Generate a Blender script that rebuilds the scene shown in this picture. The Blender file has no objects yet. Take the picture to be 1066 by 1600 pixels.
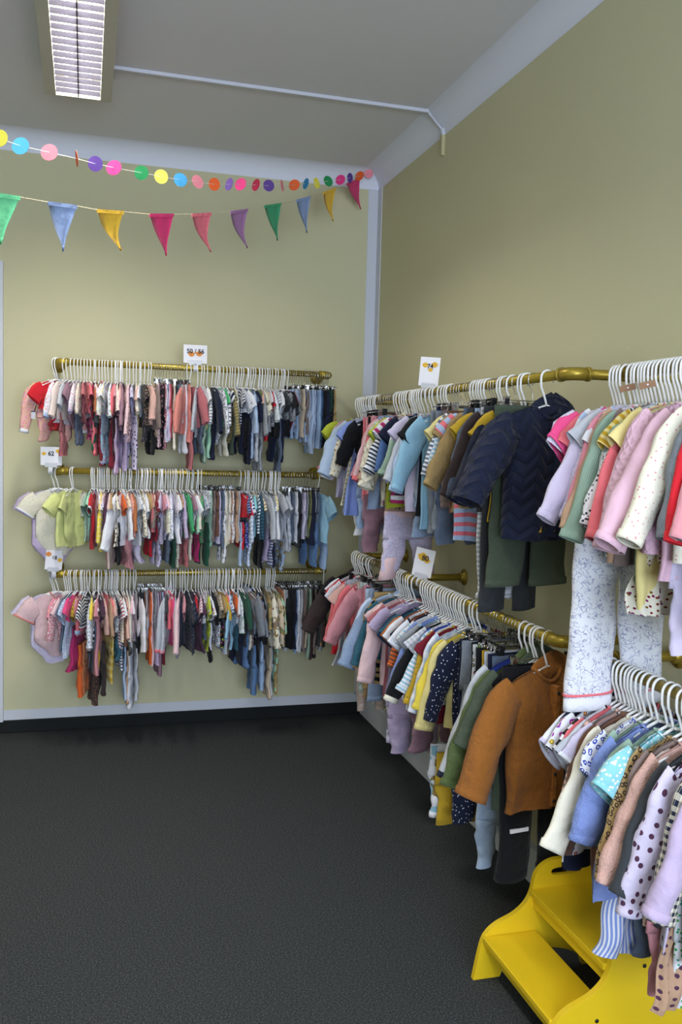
import bpy, math, random
import numpy as np
from mathutils import Matrix, Vector
PI = math.pi
sc = bpy.context.scene
COL = sc.collection

# ------------------------------------------------------------------ camera
CAM = np.array([-1.6259, -5.0964, 1.6]); YAW, PIT, ROL, F = .2775, -.0736, .0273, 1411.87
def cam_axes():
    f = np.array([math.sin(YAW)*math.cos(PIT), math.cos(YAW)*math.cos(PIT), math.sin(PIT)])
    r = np.array([math.cos(YAW), -math.sin(YAW), 0.]); u = np.cross(r, f)
    return r*math.cos(ROL)+u*math.sin(ROL), u*math.cos(ROL)-r*math.sin(ROL), f
CR, CU, CF = cam_axes()
cd = bpy.data.cameras.new('camera'); cam = bpy.data.objects.new('camera', cd); COL.objects.link(cam)
cd.sensor_fit = 'VERTICAL'; cd.sensor_height = 36; cd.lens = F/1600*36; cd.clip_start = .05
m = Matrix.Identity(4)
for i in range(3):
    m[i][0] = CR[i]; m[i][1] = CU[i]; m[i][2] = -CF[i]; m[i][3] = CAM[i]
cam.matrix_world = m
sc.camera = cam
def at(px, py, ax, v):
    d = CF + CR*(px-533)/F + CU*(800-py)/F
    return CAM + d*(v-CAM[ax])/d[ax]
def px_of(P):
    d = np.array(P)-CAM; z = d@CF
    return 533+F*(d@CR)/z, 800-F*(d@CU)/z

# ------------------------------------------------------------------ light
sc.view_settings.view_transform = 'Standard'; sc.view_settings.look = 'None'
sc.view_settings.gamma = 1; sc.view_settings.exposure = 0.30
w = bpy.data.worlds.new('world'); sc.world = w; w.use_nodes = True
w.node_tree.nodes['Background'].inputs[0].default_value = (.62, .74, 1, 1)
w.node_tree.nodes['Background'].inputs[1].default_value = .35
def area(name, loc, rot, sx, sy, power, col, spread=PI):
    l = bpy.data.lights.new(name, 'AREA'); l.shape = 'RECTANGLE'; l.size = sx; l.size_y = sy
    l.energy = power; l.color = col; l.spread = spread
    o = bpy.data.objects.new(name, l); COL.objects.link(o); o.location = loc; o.rotation_euler = rot
    return o
# daylight through the shop window behind the photographer
area('window_daylight', (-1.35, -7.44, 1.72), (PI/2, 0, 0), 2.5, 1.7, 190, (.72, .84, 1.0))
# the fluorescent tubes above the louvres
area('lamp_tubes_light', (-1.66, -1.62, 3.142), (0, 0, 0), .17, 1.4, 62, (1.0, .97, .89))
area('second_lamp_light', (-1.66, -4.6, 3.06), (0, 0, 0), .17, 1.4, 24, (1.0, .97, .88), math.radians(140))

# ------------------------------------------------------------------ materials
def srgb(h):
    h = h.lstrip('#'); r = []
    for i in (0, 2, 4):
        c = int(h[i:i+2], 16)/255
        r.append(c/12.92 if c <= .04045 else ((c+.055)/1.055)**2.4)
    return (r[0], r[1], r[2], 1)
class NT:
    def __init__(s, name):
        s.m = bpy.data.materials.new(name); s.m.use_nodes = True; s.t = s.m.node_tree
        s.b = s.t.nodes['Principled BSDF']; s.b.inputs['Roughness'].default_value = .9
        s.b.inputs['Specular IOR Level'].default_value = .25
    def n(s, typ, **k):
        nd = s.t.nodes.new(typ)
        for a, v in k.items():
            if a.startswith('i_'):
                key = a[2:]; key = int(key) if key.isdigit() else key
                s.put(v, nd.inputs[key])
            else: setattr(nd, a, v)
        return nd
    def put(s, v, inp):
        if isinstance(v, bpy.types.NodeSocket): s.t.links.new(v, inp)
        else: inp.default_value = v
    def math(s, op, a, b=None, c=None):
        nd = s.t.nodes.new('ShaderNodeMath'); nd.operation = op
        s.put(a, nd.inputs[0])
        if b is not None: s.put(b, nd.inputs[1])
        if c is not None: s.put(c, nd.inputs[2])
        return nd.outputs[0]
    def mix(s, f, a, b, bt='MIX'):
        nd = s.t.nodes.new('ShaderNodeMix'); nd.data_type = 'RGBA'; nd.blend_type = bt
        s.put(f, nd.inputs[0]); s.put(a, nd.inputs[6]); s.put(b, nd.inputs[7])
        return nd.outputs[2]
    def noise(s, scale, vec=None, detail=2, out=0):
        nd = s.n('ShaderNodeTexNoise'); nd.inputs['Scale'].default_value = scale; nd.inputs['Detail'].default_value = detail
        if vec is not None: s.put(vec, nd.inputs['Vector'])
        return nd.outputs[out]
    def bump(s, h, strength, dist):
        nd = s.n('ShaderNodeBump'); nd.inputs['Strength'].default_value = strength; nd.inputs['Distance'].default_value = dist
        s.put(h, nd.inputs['Height']); s.t.links.new(nd.outputs[0], s.b.inputs['Normal'])
    def color(s, v): s.put(v, s.b.inputs['Base Color'])
_M = {}
def simple(name, hexc, rough=.6, metal=0, spec=.4, coat=0):
    if name in _M: return _M[name]
    t = NT(name); t.color(srgb(hexc)); t.b.inputs['Roughness'].default_value = rough
    t.b.inputs['Metallic'].default_value = metal; t.b.inputs['Specular IOR Level'].default_value = spec
    t.b.inputs['Coat Weight'].default_value = coat
    _M[name] = t.m; return t.m

def fabric(c1, pat='plain', c2='#ffffff'):
    key = ('f', c1, pat, c2)
    if key in _M: return _M[key]
    t = NT('fabric_'+pat); A, B = srgb(c1), srgb(c2)
    uv = t.n('ShaderNodeUVMap').outputs[0]
    sep = t.n('ShaderNodeSeparateXYZ'); t.t.links.new(uv, sep.inputs[0]); U, V = sep.outputs[0], sep.outputs[1]
    obj = t.n('ShaderNodeTexCoord').outputs['Object']
    wv = t.noise(900, uv, 1)
    big = t.noise(9, obj, 2)
    base = t.mix(t.math('MULTIPLY', big, .30), A, t.mix(1.0, A, (.72, .72, .74, 1), 'MULTIPLY'))
    wr = t.noise(17, obj, 3); height = wv; hs, hd = .35, .0012
    def vor(scale, rnd=1.0, vec=uv):
        nd = t.n('ShaderNodeTexVoronoi'); nd.voronoi_dimensions = '2D'
        nd.inputs['Scale'].default_value = scale; nd.inputs['Randomness'].default_value = rnd
        t.put(vec, nd.inputs['Vector']); return nd
    def frac(x, f): return t.math('FRACT', t.math('MULTIPLY', x, f))
    if pat == 'stripe': base = t.mix(t.math('GREATER_THAN', frac(V, 62), .5), base, B)
    elif pat == 'widestripe': base = t.mix(t.math('GREATER_THAN', frac(V, 30), .55), base, B)
    elif pat == 'pinstripe': base = t.mix(t.math('GREATER_THAN', frac(V, 45), .74), base, B)
    elif pat == 'vstripe': base = t.mix(t.math('GREATER_THAN', frac(U, 110), .55), base, B)
    elif pat == 'dots': base = t.mix(t.math('LESS_THAN', vor(42, .35).outputs['Distance'], .2), base, B)
    elif pat == 'bigdots': base = t.mix(t.math('LESS_THAN', vor(34, .6).outputs['Distance'], .2), base, B)
    elif pat == 'stars': base = t.mix(t.math('LESS_THAN', vor(56, 1).outputs['Distance'], .11), base, B)
    elif pat == 'floral':
        nz = t.noise(60, uv, 2, 1); v1 = vor(78)
        m1 = t.math('LESS_THAN', t.math('ADD', v1.outputs['Distance'], t.math('MULTIPLY', t.noise(220, uv), .25)), .36)
        hue = t.n('ShaderNodeHueSaturation'); t.put(B, hue.inputs['Color'])
        sc_ = t.n('ShaderNodeSeparateColor'); t.t.links.new(v1.outputs['Color'], sc_.inputs[0])
        t.put(t.math('MULTIPLY_ADD', sc_.outputs[0], .22, .39), hue.inputs['Hue'])
        base = t.mix(m1, base, hue.outputs[0])
    elif pat == 'bouquet':
        v1 = vor(40); m1 = t.math('LESS_THAN', t.math('ADD', v1.outputs['Distance'], t.math('MULTIPLY', t.noise(140, uv), .3)), .42)
        hue = t.n('ShaderNodeHueSaturation'); t.put(B, hue.inputs['Color'])
        sc_ = t.n('ShaderNodeSeparateColor'); t.t.links.new(v1.outputs['Color'], sc_.inputs[0])
        t.put(t.math('MULTIPLY_ADD', sc_.outputs[0], .55, .22), hue.inputs['Hue'])
        base = t.mix(m1, base, hue.outputs[0])
        base = t.mix(t.math('LESS_THAN', v1.outputs['Distance'], .1), base, srgb('#e8c96a'))
    elif pat == 'twigs':
        mp = t.mix(.06, uv, t.noise(38, uv, 2, 1))
        v1 = vor(72, 1, mp); v1.feature = 'DISTANCE_TO_EDGE'
        base = t.mix(t.math('MULTIPLY', t.math('LESS_THAN', v1.outputs['Distance'], .075), t.math('GREATER_THAN', t.noise(45, uv), .47)), base, B)
    elif pat == 'leopard':
        v1 = vor(70); d = t.math('ADD', v1.outputs['Distance'], t.math('MULTIPLY', t.noise(130, uv), .3))
        base = t.mix(t.math('COMPARE', d, .42, .10), base, B)
    elif pat == 'tiger':
        nd = t.n('ShaderNodeTexWave'); nd.bands_direction = 'Y'; t.put(uv, nd.inputs['Vector'])
        nd.inputs['Scale'].default_value = 9; nd.inputs['Distortion'].default_value = 7; nd.inputs['Detail'].default_value = 1
        base = t.mix(t.math('GREATER_THAN', nd.outputs['Fac'], .6), base, B)
    elif pat == 'check':
        a = t.math('GREATER_THAN', frac(U, 60), .5); b = t.math('GREATER_THAN', frac(V, 60), .5)
        base = t.mix(t.math('MULTIPLY', t.math('ADD', a, b), .5), base, B)
    elif pat == 'bigcheck':
        a = t.math('GREATER_THAN', frac(U, 26), .5); b = t.math('GREATER_THAN', frac(V, 26), .5)
        base = t.mix(t.math('MULTIPLY', t.math('ADD', a, b), .5), base, B)
    elif pat == 'camo':
        n1 = t.noise(22, uv, 1); base = t.mix(t.math('GREATER_THAN', n1, .53), base, B)
        n2 = t.noise(31, obj, 1); base = t.mix(t.math('GREATER_THAN', n2, .6), base, srgb('#8a7342'))
    elif pat == 'denim':
        st = t.n('ShaderNodeCombineXYZ'); t.put(t.math('MULTIPLY', U, 420), st.inputs[0]); t.put(t.math('MULTIPLY', V, 90), st.inputs[1])
        base = t.mix(t.math('MULTIPLY', t.noise(1, st.outputs[0], 2), .55), base, t.mix(.4, A, (1, 1, 1, 1)))
        base = t.mix(t.math('MULTIPLY', t.noise(6, obj, 2), .35), base, t.mix(.45, A, (.9, .95, 1, 1)))
    elif pat == 'glitter':
        v1 = vor(330); base = t.mix(t.math('GREATER_THAN', t.math('MULTIPLY', v1.outputs['Distance'], 1.0), .5), base, B)
        t.b.inputs['Metallic'].default_value = .35; t.b.inputs['Roughness'].default_value = .45
    elif pat in ('rib', 'knit'):
        wvn = t.n('ShaderNodeTexWave'); wvn.bands_direction = 'X'; t.put(uv, wvn.inputs['Vector']); wvn.inputs['Scale'].default_value = 75 if pat == 'rib' else 42
        height = t.math('ADD', wvn.outputs['Fac'], t.math('MULTIPLY', wv, .3)); hd = .0016; hs = .6
        base = t.mix(t.math('MULTIPLY', wvn.outputs['Fac'], .22), base, t.mix(1, base, (.7, .7, .7, 1), 'MULTIPLY'))
    elif pat == 'quilt':
        a = t.math('PINGPONG', t.math('ADD', t.math('MULTIPLY', U, 1), V), .012); b = t.math('PINGPONG', t.math('SUBTRACT', U, V), .012)
        height = t.math('MULTIPLY', t.math('MINIMUM', a, b), 80); hs, hd = .8, .004
    elif pat == 'puffer':
        a = t.math('PINGPONG', t.math('ADD', V, t.math('PINGPONG', t.math('MULTIPLY', U, .8), .03)), .021)
        height = t.math('POWER', t.math('MULTIPLY', a, 47.6), .55); hs, hd = 1, .009
        t.b.inputs['Roughness'].default_value = .8
    elif pat == 'canvas':
        height = t.math('ADD', t.noise(420, uv, 1), t.math('MULTIPLY', t.noise(38, obj, 4), 3)); hs, hd = .7, .006
    if 'Sheen Weight' in t.b.inputs: t.b.inputs['Sheen Weight'].default_value = .08
    t.color(base); bp = t.n('ShaderNodeBump'); bp.inputs['Strength'].default_value = .55; bp.inputs['Distance'].default_value = .022; t.put(wr, bp.inputs['Height'])
    bq = t.n('ShaderNodeBump'); bq.inputs['Strength'].default_value = hs; bq.inputs['Distance'].default_value = hd; t.put(height, bq.inputs['Height'])
    t.t.links.new(bp.outputs[0], bq.inputs['Normal']); t.t.links.new(bq.outputs[0], t.b.inputs['Normal'])
    _M[key] = t.m; return t.m

# paint, carpet, metal ...
t = NT('wall_paint'); n1 = t.noise(1.4, t.n('ShaderNodeTexCoord').outputs['Object'], 3)
t.color(t.mix(n1, srgb('#c3be9c'), srgb('#cbc6a5'))); t.bump(t.noise(260, t.n('ShaderNodeTexCoord').outputs['Object'], 3), .25, .002)
M_WALL = t.m
t = NT('ceiling_paint'); t.color(srgb('#d6d5da')); t.bump(t.noise(180, t.n('ShaderNodeTexCoord').outputs['Object'], 3), .2, .002); M_CEIL = t.m
t = NT('cove_daylight_tint'); t.color(srgb('#dfe1ee')); M_COVE = t.m  # ceiling paint made lighter and bluer: window daylight put into the cove's colour
t = NT('white_paint'); t.color(srgb('#ccced8')); t.b.inputs['Roughness'].default_value = .55; M_TRIM = t.m
t = NT('carpet'); oc = t.n('ShaderNodeTexCoord').outputs['Object']
sp = t.noise(190, oc, 4); sp2 = t.noise(620, oc, 1); wear = t.noise(1.1, oc, 3)
base = t.mix(t.math('POWER', t.math('MULTIPLY', t.math('ADD', t.math('MULTIPLY', sp, .75), t.math('MULTIPLY', sp2, .25)), 1.22), 4.2), srgb('#1b1d1f'), srgb('#84898c'))
base = t.mix(t.math('MULTIPLY', wear, .16), base, srgb('#50514a')); t.color(base)
t.bump(sp2, .45, .004); t.b.inputs['Roughness'].default_value = 1; t.b.inputs['Specular IOR Level'].default_value = .05; M_CARPET = t.m
t = NT('skirting_carpet'); t.color(t.mix(t.noise(300, t.n('ShaderNodeTexCoord').outputs['Object'], 2), srgb('#17191a'), srgb('#26292a'))); t.b.inputs['Roughness'].default_value = 1; M_SKIRT = t.m
t = NT('brass_paint'); oc = t.n('ShaderNodeTexCoord').outputs['Object']
t.color(t.mix(t.noise(30, oc, 3), srgb('#b39a3f'), srgb('#8d7a30'))); t.b.inputs['Metallic'].default_value = .55
t.b.inputs['Roughness'].default_value = .36; t.bump(t.noise(90, oc, 2), .2, .001); M_BRASS = t.m
M_PLAST = simple('white_plastic', '#e6e6e8', .35, 0, .5)
M_PLASTG = simple('greyish_plastic', '#b9bac0', .35, 0, .5)
M_CHROME = simple('chrome', '#c9c9cc', .22, 1, .5)
M_BLACKP = simple('black_plastic', '#1b1b1d', .4)
M_CARD = simple('card_paper', '#e8e6ee', .7)
M_INK = simple('dark_ink', '#2a2630', .8)
M_YPRINT = simple('yellow_print', '#e3b23c', .8); M_OPRINT = simple('orange_print', '#d98a45', .8); M_PALEINK = simple('pale_ink', '#b9b6c4', .8)
M_CLEAR = simple('frosted_plastic', '#c4c6cf', .25, 0, .5)
M_STRING = simple('string', '#c9bda0', .9); M_STRINGW = simple('white_thread', '#e4e2e0', .8)
t = NT('yellow_lacquer'); t.color(srgb('#dcb91f')); t.b.inputs['Roughness'].default_value = .42; t.b.inputs['Coat Weight'].default_value = .15
t.bump(t.noise(50, t.n('ShaderNodeTexCoord').outputs['Object'], 2), .05, .001); M_YEL = t.m
M_LAMP = simple('lamp_housing', '#b7b4a6', .5)
M_LOUVRE = simple('aluminium_louvre', '#26252c', .7, 0, 0)
t = NT('fluorescent_tube'); t.b.inputs['Emission Color'].default_value = (1, .97, .86, 1); t.b.inputs['Emission Strength'].default_value = 3.5; M_TUBE = t.m
M_CABLE = simple('cable_duct_paint', '#c9cad6', .5)
M_DUCTY = simple('painted_duct', '#bab48c', .6)
M_BROWNTAG = simple('kraft_card', '#8a6a52', .9)

# ------------------------------------------------------------------ mesh helpers
def link(name, me, mat, parent=None):
    o = bpy.data.objects.new(name, me); COL.objects.link(o)
    if mat is not None:
        if not me.materials: me.materials.append(mat)
        elif me.materials[0] != mat:
            o.material_slots[0].link = 'OBJECT'; o.material_slots[0].material = mat
    if parent is not None: o.parent = parent
    return o
def mesh(name, V, Fc, uv=None, smooth=True):
    me = bpy.data.meshes.new(name); me.from_pydata([tuple(map(float, v)) for v in V], [], Fc)
    if uv is not None:
        l = me.uv_layers.new(name='UVMap'); l.data.foreach_set('uv', np.asarray(uv, dtype=np.float32).ravel())
    if smooth: me.polygons.foreach_set('use_smooth', [True]*len(me.polygons))
    me.update(); return me
def rings_mesh(name, R, closed=True, cap0=False, cap1=False, smooth=True, uvr=None):
    """R: (m, n, 3) grid of rings."""
    R = np.asarray(R, float); mm, n = R.shape[:2]
    V = R.reshape(-1, 3); Fc = []; UV = []
    d = np.linalg.norm(np.roll(R, -1, 1)-R, axis=2).mean(0); cu = np.concatenate([[0], np.cumsum(d)])
    dv = np.linalg.norm(R[1:]-R[:-1], axis=2).mean(1); cv = np.concatenate([[0], np.cumsum(dv)])
    if uvr is None: uvr = (0, 0)
    cu = cu+uvr[0]; cv = cv+uvr[1]
    for j in range(mm-1):
        for i in range(n if closed else n-1):
            k = (i+1) % n
            Fc.append((j*n+i, (j+1)*n+i, (j+1)*n+k, j*n+k))
            UV += [(cu[i], cv[j]), (cu[i], cv[j+1]), (cu[i+1], cv[j+1]), (cu[i+1], cv[j])]
    V = list(V)
    for flag, j in ((cap0, 0), (cap1, mm-1)):
        if flag:
            V.append(R[j].mean(0)); c = len(V)-1
            for i in range(n):
                k = (i+1) % n
                Fc.append((c, j*n+i, j*n+k) if j == 0 else (c, j*n+k, j*n+i))
                UV += [(cu[0], cv[j]), (cu[i], cv[j]), (cu[i+1], cv[j])]
    return mesh(name, V, Fc, UV, smooth)
def tube_rings(P, r, n=8, flat=None):
    P = np.asarray(P, float); r = np.broadcast_to(r, (len(P),)); R = []
    T = np.gradient(P, axis=0); T /= np.linalg.norm(T, axis=1)[:, None]+1e-12
    up = np.array([0, 1., 0]) if abs(T[0][1]) < .9 else np.array([1., 0, 0])
    a = np.cross(T[0], up); a /= np.linalg.norm(a)
    th = np.linspace(0, 2*PI, n, endpoint=False)
    for i in range(len(P)):
        a = a-T[i]*(a@T[i]); a /= np.linalg.norm(a); b = np.cross(T[i], a)
        R.append(P[i]+r[i]*(np.cos(th)[:, None]*a+np.sin(th)[:, None]*b))
    return np.array(R)
def tube(name, P, r, n=8, caps=True): return rings_mesh(name, tube_rings(P, r, n), True, caps, caps)
def box_vf(x0, x1, y0, y1, z0, z1, o=0):
    V = [(x, y, z) for z in (z0, z1) for y in (y0, y1) for x in (x0, x1)]
    Fc = [(0, 2, 3, 1), (4, 5, 7, 6), (0, 1, 5, 4), (2, 6, 7, 3), (0, 4, 6, 2), (1, 3, 7, 5)]
    return V, [tuple(i+o for i in f) for f in Fc]
def boxes(name, L):
    V, Fc = [], []
    for b in L:
        v, f = box_vf(*b, o=len(V)); V += v; Fc += f
    return mesh(name, V, Fc, None, False)
def bevel(o, w=.002, seg=2):
    md = o.modifiers.new('bevel', 'BEVEL'); md.width = w; md.segments = seg; md.limit_method = 'ANGLE'; return o
def prism(name, pts, axis, a, b):
    """extrude a closed 2-D outline along axis between a and b"""
    n = len(pts); V = []
    for c in (a, b):
        for p, q in pts:
            V.append({0: (c, p, q), 1: (p, c, q), 2: (p, q, c)}[axis])
    Fc = [tuple(range(n)), tuple(range(2*n-1, n-1, -1))]+[(i, n+i, n+(i+1) % n, (i+1) % n) for i in range(n)]
    me = mesh(name, V, Fc, None, False)
    import bmesh
    bm = bmesh.new(); bm.from_mesh(me); bmesh.ops.recalc_face_normals(bm, faces=bm.faces); bm.to_mesh(me); bm.free()
    return me
def tag(o, label=None, cat=None, group=None, kind=None):
    if label: o['label'] = label
    if cat: o['category'] = cat
    if group: o['group'] = group
    if kind: o['kind'] = kind
    return o
def empty(name, loc, rz=0):
    o = bpy.data.objects.new(name, None); COL.objects.link(o); o.location = loc; o.rotation_euler = (0, 0, rz)
    o.empty_display_size = .05; return o
def struct(name, me, mat, label=None, parent=None):
    o = link(name, me, mat, parent)
    if parent is None: o['kind'] = 'structure'
    if label: o['label'] = label; 
    return o

# ------------------------------------------------------------------ the room
H, ZC, S = 3.074, 3.165, .068
XL, YF = -4.2, -7.5
struct('floor', boxes('floor', [(XL-.2, .2, YF-.2, .2, -.1, 0)]), M_CARPET, 'charcoal loop carpet floor')
struct('wall_back', boxes('wall_back', [(XL-.2, .2, 0, .15, 0, ZC+.1)]), M_WALL, 'khaki yellow painted back wall')
struct('wall_right', boxes('wall_right', [(0, .15, YF-.2, 0, 0, ZC+.1)]), M_WALL, 'khaki yellow painted right wall')
struct('wall_left', boxes('wall_left', [(XL-.15, XL, YF-.2, 0, 0, ZC+.1)]), M_WALL, 'khaki yellow painted left wall')
struct('wall_front', boxes('wall_front', [(XL, 0, YF-.15, YF, 0, .85), (XL, 0, YF-.15, YF, 2.6, ZC+.1), (XL, -2.65, YF-.15, YF, .85, 2.6), (-.05, 0, YF-.15, YF, .85, 2.6)]), M_WALL, 'front wall with the shop window')
wf = struct('window_1', boxes('window_1', [(-2.65, -.05, YF-.1, YF-.04, .85, .91), (-2.65, -.05, YF-.1, YF-.04, 2.54, 2.6), (-2.65, -2.59, YF-.1, YF-.04, .91, 2.54), (-.11, -.05, YF-.1, YF-.04, .91, 2.54)]), M_TRIM, 'white shop window frame')
struct('ceiling', boxes('ceiling', [(XL-.2, .2, YF-.2, .2, ZC, ZC+.1)]), M_CEIL, 'pale grey plaster ceiling')
# concave white cove between wall and ceiling
def cove(name, axis, lab):
    w_, h_ = .11, ZC-H; R = []
    for t_ in np.linspace(0, PI/2, 25):
        p, q = -w_*(1-math.cos(t_))-.0005, H+h_*math.sin(t_)
        R.append([(XL, p, q), (0, p, q)] if axis == 'back' else [(p, YF, q), (p, 0, q)])
    R.append([(XL, 0, ZC+.02), (0, 0, ZC+.02)] if axis == 'back' else [(0, YF, ZC+.02), (0, 0, ZC+.02)])
    struct(name, rings_mesh(name, R, False, smooth=False), M_COVE, lab)
cove('trim_1', 'back', 'white concave cove above the back wall'); cove('trim_2', 'right', 'white concave cove above the right wall')
struct('trim_3', boxes('trim_3', [(-.062, 0, -.004, .0, S+.05, H+.002)]), M_TRIM, 'white painted strip down the corner on the back wall')
struct('trim_4', boxes('trim_4', [(-.004, 0, -.075, -.004, .1, H+.002)]), M_TRIM, 'white painted strip down the corner on the right wall')
struct('trim_5', boxes('trim_5', [(-2.04, 0, -.004, 0, S, S+.055)]), M_TRIM, 'white painted band above the back skirting')
struct('trim_6', boxes('trim_6', [(-2.30, -2.04, -.035, 0, S, 2.505)]), M_TRIM, 'white casing left of the back wall racks')
bevel(struct('baseboard_back', boxes('baseboard_back', [(XL, 0, -.018, 0, 0, S)]), M_SKIRT, 'black carpet skirting along the back wall'), .006)
bevel(struct('baseboard_right', boxes('baseboard_right', [(-.03, 0, YF, -.019, 0, .135)]), M_TRIM, 'white skirting board along the right wall'), .004)

# ceiling lamp
LX0, LX1, LZ = -1.755, -1.570, 3.075
lamp = empty('ceiling_lamp', (-1.66, -1.62, ZC)); tag(lamp, 'grey ceiling light fitting with bright fluorescent louvre grid', 'lamp')
lamp_inv = Matrix.Translation(-lamp.location)
def lch(name, L, mat, bev=None):
    o = link(name, boxes(name, [(a+1.66, b+1.66, c+1.62, d+1.62, e-ZC, f-ZC) for a, b, c, d, e, f in L]), mat, lamp)
    if bev: bevel(o, bev)
    return o
Y0, Y1 = -2.36, -.87
lch('housing', [(-1.80, LX0, Y0, Y1, LZ, ZC), (LX1, -1.523, Y0, Y1, LZ, ZC), (LX0, LX1, Y1-.012, Y1, LZ, ZC), (LX0, LX1, Y0, Y0+.012, LZ, ZC), (LX0, LX1, Y0+.012, Y1-.012, ZC-.012, ZC)], M_LAMP)
nb = 23
for i in range(nb):
    y = Y1-.045-i*(Y1-Y0-.06)/nb
    lch('louvre_blade', [(LX0, LX1, y-.0015, y+.0015, LZ+.002, LZ+.022)], M_LOUVRE)
lch('louvre_spine', [(-1.664, -1.660, Y0+.012, Y1-.012, LZ+.001, LZ+.022)], M_LOUVRE)
for x in (-1.71, -1.615):
    o = link('fluorescent_tube', tube('fluorescent_tube', [(x+1.66, Y0+1.62+.03, -.042), (x+1.66, Y1+1.62-.03, -.042)], .008, 10), M_TUBE, lamp)
# cable duct
dz = ZC-.012
duct = empty('cable_duct', (-.75, -1.0, ZC)); tag(duct, 'thin white cable duct running from the lamp to the right wall', 'cable duct')
def dch(name, me, mat):
    o = link(name, me, mat, duct); o.matrix_parent_inverse = Matrix.Translation(-duct.location); return o
pa, pb = at(178, 108, 2, dz), at(684, 178, 2, dz)
pb = pb+(pa-pb)*((.10+pb[0])/(pb[0]-pa[0]) if pb[0] > -.10 else 0)
n_ = np.array([-(pb-pa)[1], (pb-pa)[0]]); n_ /= np.linalg.norm(n_); hw = .009
me = prism('ceiling_run', [(pa[0]-n_[0]*hw, pa[1]-n_[1]*hw), (pb[0]-n_[0]*hw, pb[1]-n_[1]*hw), (pb[0]+n_[0]*hw, pb[1]+n_[1]*hw), (pa[0]+n_[0]*hw, pa[1]+n_[1]*hw)], 2, dz-.002, ZC)
dch('ceiling_run', me, M_CABLE)
wy = at(694, 225, 0, 0)[1]
dch('bridge_cable', tube('bridge_cable', [pb+(0, 0, .004), (-.075, pb[1]*.5+wy*.5, 3.146), (-.040, wy, 3.126), (-.016, wy, 3.104), (-.012, wy, 3.085)], .006, 8), M_CABLE)
dch('wall_run', boxes('wall_run', [(-.016, 0, wy-.011, wy+.011, at(694, 243, 0, 0)[2], H+.0)]), M_DUCTY)
dch('wall_run_top', boxes('wall_run_top', [(-.017, 0, wy-.011, wy+.011, H, H+.03)]), M_CABLE)

# ------------------------------------------------------------------ clothes rails
PR = .0155
def pipe(name, P, par, r=PR, n=16): 
    o = link(name, tube(name, P, r, n), M_BRASS, par); o.matrix_parent_inverse = Matrix.Translation(-Vector(par.location)); return o
def bend(c, a, b, r, k=7):
    """quarter bend around corner c from direction a to b"""
    c, a, b = map(np.array, (c, a, b)); return [c+a*r+b*r-(a*math.sin(t_)+b*math.cos(t_))*r if False else c+a*r*(1-math.sin(t_))+b*r*(1-math.cos(t_)) for t_ in np.linspace(0, PI/2, k)]
def flange(par, c, axis):
    th = np.linspace(0, 2*PI, 28, endpoint=False); R = []
    for h, r in ((0, .036), (.005, .036), (.007, .034), (.008, .022), (.022, .0215), (.024, .0185)):
        ring = []
        for t_ in th:
            ring.append((c[0]+r*math.cos(t_), -h, c[2]+r*math.sin(t_)) if axis == 1 else (-h, c[1]+r*math.cos(t_), c[2]+r*math.sin(t_)))
        R.append(ring)
    o = link('wall_flange', rings_mesh('wall_flange', R, True, True, True), M_BRASS, par); o.matrix_parent_inverse = Matrix.Translation(-Vector(par.location))
    for k in range(4):
        t_ = PI/4+k*PI/2; p = (c[0]+.029*math.cos(t_), -.005, c[2]+.029*math.sin(t_)) if axis == 1 else (-.005, c[1]+.029*math.cos(t_), c[2]+.029*math.sin(t_))
        d = np.array((0, -1., 0)) if axis == 1 else np.array((-1., 0, 0))
        s_ = link('screw', tube('screw', [np.array(p), np.array(p)+d*.003], .004, 8), M_BLACKP, o)
        s_.matrix_parent_inverse = Matrix.Translation(-Vector(par.location))
def ring_fit(par, p, ax, r=.0215, w_=.02):
    d = np.zeros(3); d[ax] = 1; p = np.array(p)
    P = [p-d*w_, p-d*(w_-.002), p-d*(w_-.006), p-d*(w_-.008), p+d*(w_-.008), p+d*(w_-.006), p+d*(w_-.002), p+d*w_]
    o = link('pipe_collar', rings_mesh('pipe_collar', tube_rings(P, [r*.9, r, r, r*.9, r*.9, r, r, r*.9], 18), True, True, True), M_BRASS, par)
    o.matrix_parent_inverse = Matrix.Translation(-Vector(par.location))
def rail_back(z, x0, x1, label):
    y = -.30; root = empty('clothes_rail', ((x0+x1)/2, 0, z)); tag(root, label, 'clothes rail', 'brass pipe rails on the back wall')
    pipe('rail_pipe', [(x0+.035, y, z), (x1-.035, y, z)], root)
    for s, x in ((1, x0), (-1, x1)):
        P = bend((x, y, z), (s, 0, 0), (0, 1, 0), .03)
        pts = [(x+s*.052, y, z)]+[tuple(p) for p in P]+[(x, y+.052, z)]
        pipe('elbow', pts, root, .0195)
        ring_fit(root, (x+s*.052, y, z), 0, .0215, .006); ring_fit(root, (x, y+.052, z), 1, .0215, .006)
        pipe('bracket_pipe', [(x, y+.05, z), (x, 0, z)], root); flange(root, (x, 0, z), 1)
    return root
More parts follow.
